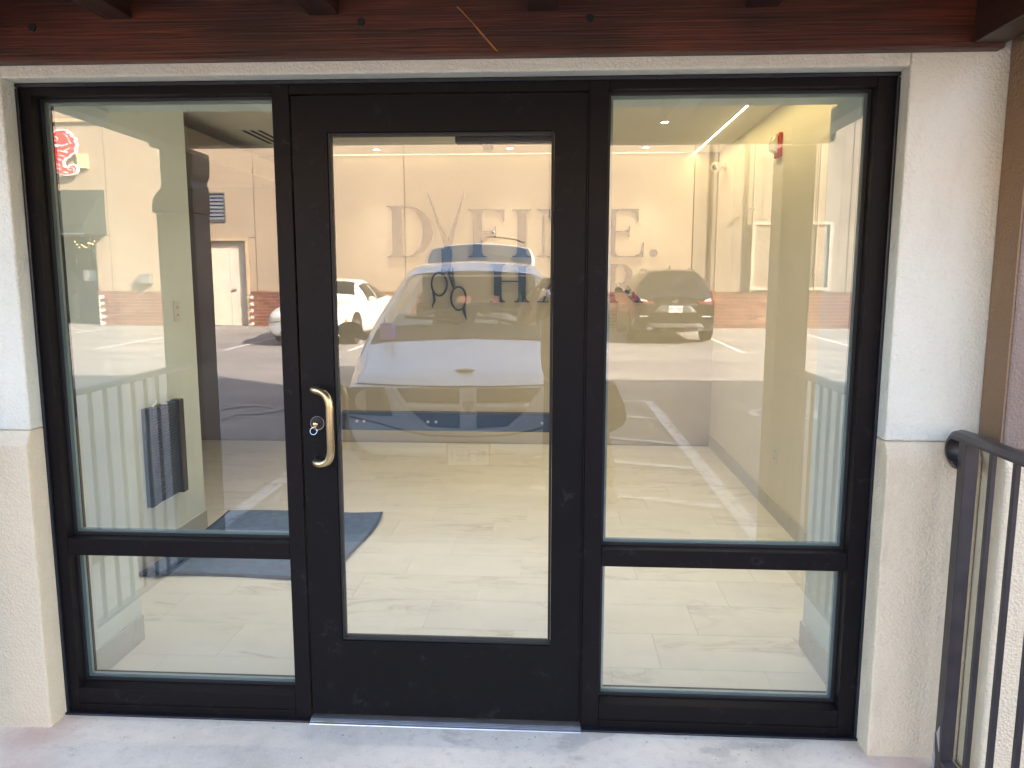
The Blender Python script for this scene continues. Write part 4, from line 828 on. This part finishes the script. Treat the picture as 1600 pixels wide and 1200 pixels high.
vb.quad("grille_bar", 'van_paint', vn, [(-.058, .455), (.058, .455), (.062, .772), (-.062, .772)], .016, 'front', 4, 8, .014)
bd_ = MB(); yb = vb.front(0, 0, .026)[1]; bd_.prism([(-.04, .685), (.04, .685), (.042, .635), (.025, .605), (0, .592), (-.025, .605), (-.042, .635)], yb - .006, yb, 'y'); bo = bd_.build("badge", 'silver', vn)
rm = MB(); yb2 = yb + .0005
rm.prism([(-.008, .60), (.008, .60), (.013, .635), (.018, .655), (-.018, .655), (-.013, .635)], yb2, yb2 + .004, 'y')
for sd in (-1, 1): rm.tube([(sd * .012, yb2 + .003, .655), (sd * .028, yb2 + .003, .668), (sd * .034, yb2 + .003, .645), (sd * .024, yb2 + .003, .63)], .0045, 6)
rm.build("badge_emblem", 'bronze', bo)
MB().ball((-.03, -0.18, .885), .05, 14, 0, (1.6, .5, .25)).build("hood_ornament", 'bronze', vn, smooth=60)
MB().tube([vb.front(v_, z_, .006) for v_, z_ in ((-.96, .53), (-.7, .495), (-.48, .445), (-.3, .418), (0, .41), (.3, .418), (.48, .445), (.7, .495), (.96, .53))], .007, 6).build("bumper_line", 'black', vn)
plate(vn, (0, vb.front(0, 0, .022)[1], .275), .305, .152, 1, "MG 6321"); bx("plate_frame", 'trim_grey', vn, -.165, .165, vb.front(0, 0, .006)[1], vb.front(0, 0, .016)[1], .19, .36)
for sd in (-1, 1):
    mo = MB().tube([(sd * .93, -1.62, 1.02), (sd * 1.03, -1.60, 1.04), (sd * 1.08, -1.58, 1.07)], [.035, .04, .05], 10).ball((sd * 1.16, -1.57, 1.10), .10, 14, 0, (1.25, .55, .82)).build("wing_mirror", 'black', vn, smooth=60)
    wheel(vn, sd * .87, .98, .33); wheel(vn, sd * .87, 3.86, .33); arch(vb, vn, .98, .33, sd, 0); arch(vb, vn, 3.86, .33, sd, 0)
for a, c in ((-.12, -.62), (.42, -.05)):
    p = [vb.S(1.27, .985, 1 if a > 0 else -1, .03), vb.S(1.36, .95, 1 if (a + c) > 0 else -1, .03), vb.S(1.42, .90, 1 if c > 0 else -1, .02)]
    p = [(a, p[0][1], p[0][2] + .01), ((a + c) / 2, p[1][1], p[1][2] + .02), (c, p[1][1] - .04, p[1][2] + .03)]; MB().tube(p, .016, 6).build("wiper", 'rubber', vn, smooth=60)
# cabin
bx("cabin_floor", 'seat', vn, -.85, .85, -4.6, -1.3, .30, .36); bx("headliner", 'seat', vn, -.62, .62, -4.5, -2.25, 1.62, 1.655)
MB().prism([(-1.36, 1.10), (-1.36, .7), (-2.0, .7), (-2.0, .95), (-1.92, 1.08), (-1.75, 1.115)], -.82, .82, 'x').build("dashboard", 'trim_grey', vn, bevel=.03)
MB().tube([(-.36 + .19 * math.cos(a), -2.02 - .07 * math.sin(a), 1.09 + .17 * math.sin(a)) for a in lin(0, 2 * math.pi, 25)], .014, 8).build("steering_wheel", 'black', vn, smooth=60)
bx("rear_bench", 'seat', vn, -.80, .80, -4.35, -4.15, .45, 1.27, .03)
bx("hatch_light_block", 'seat', vn, -.72, .72, -4.33, -4.20, 1.36, 1.61)  # added panel that blocks the bright view through the open tailgate
for a_, b_ in ((-.76, -.28), (-.10, .16), (.48, .76)): bx("rear_gap_block", 'seat', vn, a_, b_, -4.31, -4.21, 1.272, 1.358)  # added blocks narrowing the bright gap above the bench to slits
for yy in (-2.75, -3.7):
    for sx in (-.38, .38):
        st_ = MB().box(sx - .25, sx + .25, yy - .05, yy + .48, .5, .68).box(sx - .24, sx + .24, yy - .18, yy - .04, .62, 1.22).build("seat", 'seat', vn, bevel=.05)
        bx("headrest", 'seat', st_, sx - .12, sx + .12, yy - .19, yy - .09, 1.25, 1.42, .04)
# raised tailgate
tg = MB(); 
def tgp(a, d): 
    wv = .66 - .0 * d + .10 * math.sin(math.pi * min(1, d * .6 + .2)); v = (a * 2 - 1) * wv
    return (v, -4.72 - 1.12 * d - .06 * math.cos(a * math.pi - math.pi / 2) * d, 1.72 + .36 * d - .055 * (a * 2 - 1) ** 2 * (0.5 + d))
tgo = MB().grid(tgp, lin(0, 1, 16), lin(0, 1, 10)).build("tailgate", 'van_paint', vn, smooth=60, solid=.05)
MB().grid(lambda a, d: tuple(Vector(tgp(.025 + .95 * a, .02 + .90 * d)) + Vector((0, .009, .03))), lin(0, 1, 14), lin(0, 1, 8)).build("rear_glass", 'car_glass', tgo, smooth=60)
MB().tube([(.10, -5.70, 2.13), (.12, -5.70, 2.19), (.5, -5.55, 2.14), (.62, -5.4, 2.08)], .010, 6).build("rear_wiper", 'bronze', tgo, smooth=60)
for sd in (-1, 1): MB().tube([(sd * .62, -4.7, 1.45), (sd * .63, -5.2, 1.80)], .011, 6).build("gas_strut", 'silver', vn)
cn = thing("purple_tin", "purple rectangular tin with white cap on the white van's bonnet", "tin", (-1.10, -4.20, vn.location.z + 1.03), 0.35)
bx("tin_body", 'purple', cn, -.060, .060, -.035, .035, 0, .165, .006); bx("tin_label", 'purple2', cn, -.052, .052, .0352, .0365, .02, .14)
MB().cyl((-.02, 0, .165), .02, .028, 'z', 14).build("tin_cap", 'white_plastic', cn, smooth=40)
for i, (dx, dy, rot, sx_, lab) in enumerate(((-.55, -1.50, .2, .17, "crumpled pale paper on the van dashboard behind the purple tin"), (.42, -1.55, -.3, .15, "white paper on the van dashboard near the right wiper"), (.12, -1.62, .5, .12, "small pale sheet on the middle of the van dashboard"))):
    wp = vn.matrix_basis @ Vector((dx, dy, 1.125)); b_ = MB().grid(lambda u, v: ((u - .5) * sx_ * 2.2, (v - .5) * .10, .02 + .02 * math.sin(7 * u + 3 * v + i) + .10 * (1 - v)), lin(0, 1, 8), lin(0, 1, 6)).build("dashboard_paper", 'paper', smooth=20, solid=.002)
    b_.location = wp; b_.rotation_euler = (0, 0, rot); tag(b_, lab, "paper", "papers on the van dashboard")

# ---------------- white sedan
sd_ = thing("parked_sedan", "white sedan parked across the lot behind the minivan's left side", "sedan", (-5.17, -14.05, gz(-16)), 0.06)
sb = Body([(0, .25, .52, .66, .78, .84, .76), (.12, .2, .62, .76, .84, .9, .8), (.6, .19, .76, .88, .88, .94, .78), (1.35, .19, .86, .97, .9, .95, .76), (1.5, .19, .88, 1.02, .9, .95, .74), (2.15, .19, .90, 1.42, .9, .95, .56), (2.7, .19, .91, 1.475, .9, .95, .56), (3.3, .19, .92, 1.41, .9, .95, .55), (4.05, .2, .95, 1.08, .9, .95, .68), (4.7, .24, .93, 1.05, .88, .92, .72), (4.95, .34, .86, .98, .82, .86, .70)], .22, .15, .02)
us_ = lin(0, .12, 4) + [.3, .45, .6, .9, 1.2, 1.35, 1.5, 1.7, 1.9, 2.15, 2.4, 2.7, 3.0, 3.3, 3.6, 3.85, 4.05, 4.3, 4.7, 4.82, 4.95]
sb.shell('white_paint', sd_, us_)
sb.patch("windshield", 'car_glass', sd_, 1.53, 2.12, .815, 1.0); sb.patch("rear_window", 'car_glass', sd_, 3.36, 4.0, .815, 1.0)
sb.patch("side_window", 'car_glass', sd_, 0, 0, 0, 0, corners=[(1.85, .54), (2.62, .53), (2.62, .755), (2.12, .755)]); sb.patch("side_window", 'car_glass', sd_, 0, 0, 0, 0, corners=[(2.68, .53), (3.55, .56), (3.28, .75), (2.68, .757)])
for sd in (-1, 1):
    sb.quad("headlight", 'lens', sd_, [(sd * .80, .52), (sd * .46, .54), (sd * .46, .63), (sd * .78, .64)], .008); sb.patch("side_marker", 'amber', sd_, .10, .22, .40, .46, sd)
    wheel(sd_, sd * .84, .95, .34); wheel(sd_, sd * .84, 3.95, .34); arch(sb, sd_, .95, .34, sd, 0); arch(sb, sd_, 3.95, .34, sd, 0)
    MB().ball((sd * 1.0, -1.95, 1.0), .07, 10, 0, (1.3, .6, .8)).tube([(sd * .90, -1.95, .96), (sd * 1.0, -1.95, .98)], .02, 6).build("wing_mirror", 'white_paint', sd_, smooth=60)
sb.quad("grille", 'black', sd_, [(-.40, .40), (.40, .40), (.42, .60), (-.42, .60)], .008); sb.quad("lower_intake", 'black', sd_, [(-.55, .27), (.55, .27), (.5, .34), (-.5, .34)], .008)
MB().tube([(0.2, -3.0, 1.46), (0.2, -3.05, 1.72)], .006, 5).build("antenna", 'black', sd_)

# ---------------- black SUV
sv = thing("parked_suv", "black suv parked nose in against the brick base across the lot", "suv", (3.10, -19.72, gz(-17.5)), math.pi)
qb = Body([(0, .3, .7, .86, .82, .88, .8), (.12, .24, .8, .96, .88, .93, .82), (.6, .22, .92, 1.05, .92, .96, .8), (1.25, .22, 1.0, 1.12, .93, .965, .78), (2.05, .22, 1.04, 1.6, .93, .965, .60), (2.7, .22, 1.06, 1.70, .93, .965, .62), (3.7, .23, 1.08, 1.68, .93, .96, .62), (4.12, .24, 1.08, 1.62, .93, .955, .60), (4.5, .26, 1.04, 1.24, .92, .945, .66), (4.6, .28, 1.0, 1.12, .91, .935, .74), (4.72, .34, .92, 1.04, .87, .90, .76)], .25, .14, .03)
us_ = lin(0, .12, 4) + [.3, .6, .9, 1.25, 1.5, 1.75, 2.05, 2.4, 2.7, 3.2, 3.7, 3.9, 4.12, 4.2, 4.3, 4.4, 4.5, 4.6, 4.66, 4.72]
qb.shell('black_paint', sv, us_)
qb.patch("rear_window", 'car_glass', sv, 4.13, 4.5, .83, 1.0, 0, .006); qb.patch("windshield", 'car_glass', sv, 1.3, 2.0, .82, 1.0)
for u0, u1 in ((1.9, 2.65), (2.72, 3.45), (3.5, 4.0)): qb.patch("side_window", 'car_glass', sv, u0, u1, .54, .765)
for sd in (-1, 1):
    tl_ = qb.patch("taillight", 'taillight', sv, 0, 0, 0, 0, sd, .012, 10, 6, .008, corners=[(4.28, .47), (4.71, .50), (4.71, .66), (4.36, .60)]); qb.quad("taillight", 'taillight', sv, [(sd * .50, .90), (sd * .84, .88), (sd * .82, .99), (sd * .50, .95)], .012, 'rear')
    qb.quad("reverse_lamp", 'tail_white', tl_, [(sd * .62, .945), (sd * .82, .955), (sd * .78, 1.02), (sd * .66, .99)], .02, 'rear')
    wheel(sv, sd * .86, .95, .36); wheel(sv, sd * .86, 3.8, .36); arch(qb, sv, .95, .36, sd, 0); arch(qb, sv, 3.8, .36, sd, 0)
    MB().ball((sd * 1.06, -1.95, 1.17), .09, 10, 0, (1.2, .6, .85)).tube([(sd * .93, -1.95, 1.10), (sd * 1.05, -1.95, 1.14)], .025, 6).build("wing_mirror", 'black', sv, smooth=60)
    c_ = qb.rear(sd * .56, .34, .03); MB().tube([Vector(c_) + Vector((0, .12, 0)), Vector(c_)], [(.055, .04), (.065, .045)], 14, flat=(1, 0, 0)).build("exhaust_tip", 'chrome', sv, smooth=50)
    qb.quad("bumper_reflector", 'tail_white', sv, [(sd * .60, .60), (sd * .80, .60), (sd * .80, .63), (sd * .62, .625)], .01, 'rear'); MB().tube([qb.S(2.2, .86, sd, .03), qb.S(3.0, .86, sd, .04), qb.S(3.9, .86, sd, .03)], .014, 6).build("roof_rail", 'silver', sv, smooth=60)
qb.quad("trim_strip", 'chrome', sv, [(-.50, .875), (.50, .875), (.50, .89), (-.50, .89)], .012, 'rear'); qb.quad("bumper_skirt", 'trim_grey', sv, [(-.66, .36), (.66, .36), (.6, .46), (-.6, .46)], .01, 'rear')
qb.quad("plate_recess", 'trim_grey', sv, [(-.50, .70), (.50, .70), (.34, .86), (-.34, .86)], .006, 'rear')
ov = MB().ball((0, 0, 0), .06, 14, 0, (1.3, .12, .55)).build("oval_badge", 'chrome', sv, smooth=60); ov.location = qb.rear(0, .955, .012)
plate(sv, (0, qb.rear(0, 0, .022)[1], .78), .305, .152, -1, "8T4 173")
MB().prism([(-.02, 1.70), (.02, 1.70), (.0, 1.78)], -3.75, -3.6, 'y').build("roof_fin", 'black', sv)

# ================================================================== PERSON TAKING THE PICTURE
PG = gz(-2.85); PX, PY = 0.50, -2.86
def skinmesh(name, mat, parent, verts, edges, rads, root=0, sub=2):
    me = bpy.data.meshes.new(name); me.from_pydata(verts, edges, []); me.materials.append(M[mat]); o = bpy.data.objects.new(name, me); col.objects.link(o)
    if parent: o.parent = parent
    o.modifiers.new('skin', 'SKIN')
    if not me.skin_vertices: me.attributes.new  # layer is created with the modifier's data below
    bm = bmesh.new(); bm.from_mesh(me); ly = bm.verts.layers.skin.verify(); bm.verts.ensure_lookup_table()
    for i, v in enumerate(bm.verts):
        r_ = rads[i]; v[ly].radius = (r_, r_) if not isinstance(r_, tuple) else r_; v[ly].use_root = (i == root)
    bm.to_mesh(me); bm.free()
    md = o.modifiers.new('sub', 'SUBSURF'); md.levels = sub; md.render_levels = sub
    o.modifiers['skin'].use_smooth_shade = True
    return o
def chain(*cs):
    vs, es, rs = [], [], []; ids = {}
    for c in cs:
        prev = None
        for key, p, r_ in c:
            if key not in ids: ids[key] = len(vs); vs.append(p); rs.append(r_)
            if prev is not None: es.append((prev, ids[key]))
            prev = ids[key]
    return vs, es, rs
Zp = PG
LSh, RSh = (PX - .20, PY, Zp + 1.40), (PX + .20, PY, Zp + 1.40)
LEl, REl = (0.135, PY + .19, Zp + 1.285), (0.68, PY + .17, Zp + 1.27)
LWr, RWr = (0.275, -2.505, 1.478), (0.500, -2.50, 1.485)
vs, es, rs = chain(
    [('pel', (PX, PY, Zp + .95), (.16, .12)), ('wai', (PX, PY, Zp + 1.10), (.14, .105)), ('che', (PX, PY, Zp + 1.30), (.165, .115)), ('nb', (PX, PY - .01, Zp + 1.44), .075), ('nk', (PX - .01, PY + .01, Zp + 1.50), .055), ('jaw', (PX - .02, PY + .045, Zp + 1.56), .062), ('hd', (PX - .025, PY + .03, Zp + 1.65), .088), ('tp', (PX - .025, PY + .02, Zp + 1.72), .070)],
    [('che', None, 0), ('ls', LSh, .062), ('le', LEl, .043), ('lf', (0.205, -2.57, Zp + 1.44), .038), ('lw', LWr, .026)], [('che', None, 0), ('rs', RSh, .062), ('re', REl, .043), ('rf', (0.60, -2.58, Zp + 1.43), .038), ('rw', RWr, .026)],
    [('pel', None, 0), ('lh', (PX - .10, PY, Zp + .88), .095), ('lk', (PX - .13, PY + .03, Zp + .48), .060), ('la', (PX - .15, PY, Zp + .09), .040), ('lt', (PX - .16, PY + .16, Zp + .035), .036)],
    [('pel', None, 0), ('rh', (PX + .10, PY, Zp + .88), .095), ('rk', (PX + .19, PY + .03, Zp + .48), .060), ('ra', (PX + .27, PY, Zp + .09), .040), ('rt', (PX + .31, PY + .16, Zp + .035), .036)])
pe = skinmesh("person", 'skin', None, vs, es, rs)
tag(pe, "person in khaki shirt holding up a phone, mirrored beside the door stile", "person")
vs, es, rs = chain([('pel', (PX, PY, Zp + .82), (.265, .18)), ('wai', (PX, PY, Zp + 1.08), (.235, .165)), ('che', (PX, PY, Zp + 1.30), (.215, .15)), ('nb', (PX, PY - .01, Zp + 1.43), .085)],
    [('che', None, 0), ('ls', LSh, .078), ('lm', tuple(LSh[i] * .35 + LEl[i] * .65 for i in range(3)), .066)], [('che', None, 0), ('rs', RSh, .078), ('rm', tuple(RSh[i] * .35 + REl[i] * .65 for i in range(3)), .066)])
skinmesh("shirt", 'shirt', pe, vs, es, rs)
vs, es, rs = chain([('pel', (PX, PY, Zp + .95), (.18, .135)), ('lh', (PX - .10, PY, Zp + .84), .115), ('lk', (PX - .13, PY + .03, Zp + .48), .085), ('la', (PX - .15, PY, Zp + .11), .070)], [('pel', None, 0), ('rh', (PX + .10, PY, Zp + .84), .115), ('rk', (PX + .19, PY + .03, Zp + .48), .085), ('ra', (PX + .27, PY, Zp + .11), .070)])
skinmesh("trousers", 'trousers', pe, vs, es, rs)
hr = MB().ball((PX - .025, PY - .018, Zp + 1.70), .106, 16, 0, (.95, .98, .88)).ball((PX - .025, PY - .05, Zp + 1.60), .09, 12, 0, (1, .7, 1.1)).build("hair", 'hair', pe, smooth=60)
fc = MB()
for sd in (-1, 1): fc.ball((PX - .025 + sd * .033, PY + .106, Zp + 1.645), .012, 8).ball((PX - .025 + sd * .033, PY + .114, Zp + 1.645), .006, 8, 1)
fc.build("eye", ['sign_white', 'black'], pe, smooth=60)
MB().ball((PX - .025, PY + .127, Zp + 1.625), .014, 8, 0, (.9, 1.1, 1.5)).build("nose", 'skin', pe, smooth=60); MB().ball((PX - .025, PY + .113, Zp + 1.583), .022, 8, 0, (1.1, .4, .3)).build("mouth", 'red_plastic', pe, smooth=60)
for sd in (-1, 1): MB().ball((PX - .025 + sd * .09, PY + .02, Zp + 1.64), .03, 8, 0, (.35, .7, 1.1)).build("ear", 'skin', pe, smooth=60)
for x_, y_ in ((PX - .155, PY + .05), (PX + .285, PY + .05)): MB().ball((x_, y_ + .02, Zp + .042), .05, 12, 0, (.95, 2.6, .82)).build("shoe", 'shoe', pe, smooth=60)
ph = thing("phone", "dark phone held up in both hands by the person outside", "phone", (0.3853, -2.4585, 1.495))
bx("phone_body", 'phone', ph, -.078, .078, -.004, .004, -.037, .037, .004)
MB().cyl((-.02, .004, .031), .005, .0012, 'y', 12).build("camera_lens", 'black', ph)
for sd, wr in ((-1, LWr), (1, RWr)):
    ex = 0.3853 + sd * 0.085; cs = [[('w', wr, .024), ('p1', (ex + sd * .012, -2.487, 1.487), .026), ('p2', (ex + sd * .004, -2.474, 1.494), .024)]]
    for k, (dz, ln) in enumerate(((.026, .040), (.010, .046), (-.006, .042), (-.020, .032))):
        cs.append([('p2', None, 0), ('f%da' % k, (ex + sd * .012, -2.466, 1.495 + dz), .0085), ('f%db' % k, (ex + sd * .008, -2.452, 1.495 + dz), .0078), ('f%dc' % k, (ex - sd * (ln - .02), -2.450, 1.495 + dz), .0070)])
    cs.append([('p1', None, 0), ('t1', (ex - sd * .006, -2.480, 1.472), .010), ('t2', (ex - sd * .035, -2.4745, 1.476), .0085)])
    v_, e_, r_ = chain(*cs); skinmesh("hand", 'skin', pe, v_, e_, r_, 0, 2)
bg = thing("shoulder_bag", "dark olive bag hanging at the person's side, mirrored right of the door", "bag", (0.77, -2.88, Zp + .50))
MB().prism([(-.06, .36), (.03, .36), (.10, .20), (.12, .10), (.08, .04), (-.04, -.02), (-.12, .02), (-.13, .14), (-.10, .26)], -.07, .07, 'y').build("bag_body", 'bag', bg, bevel=.03)
MB().tube([(-.05, 0, .34), (-.12, .0, .62), (-.13, 0, .96)], .012, 6).build("strap", 'bag', bg, smooth=60)
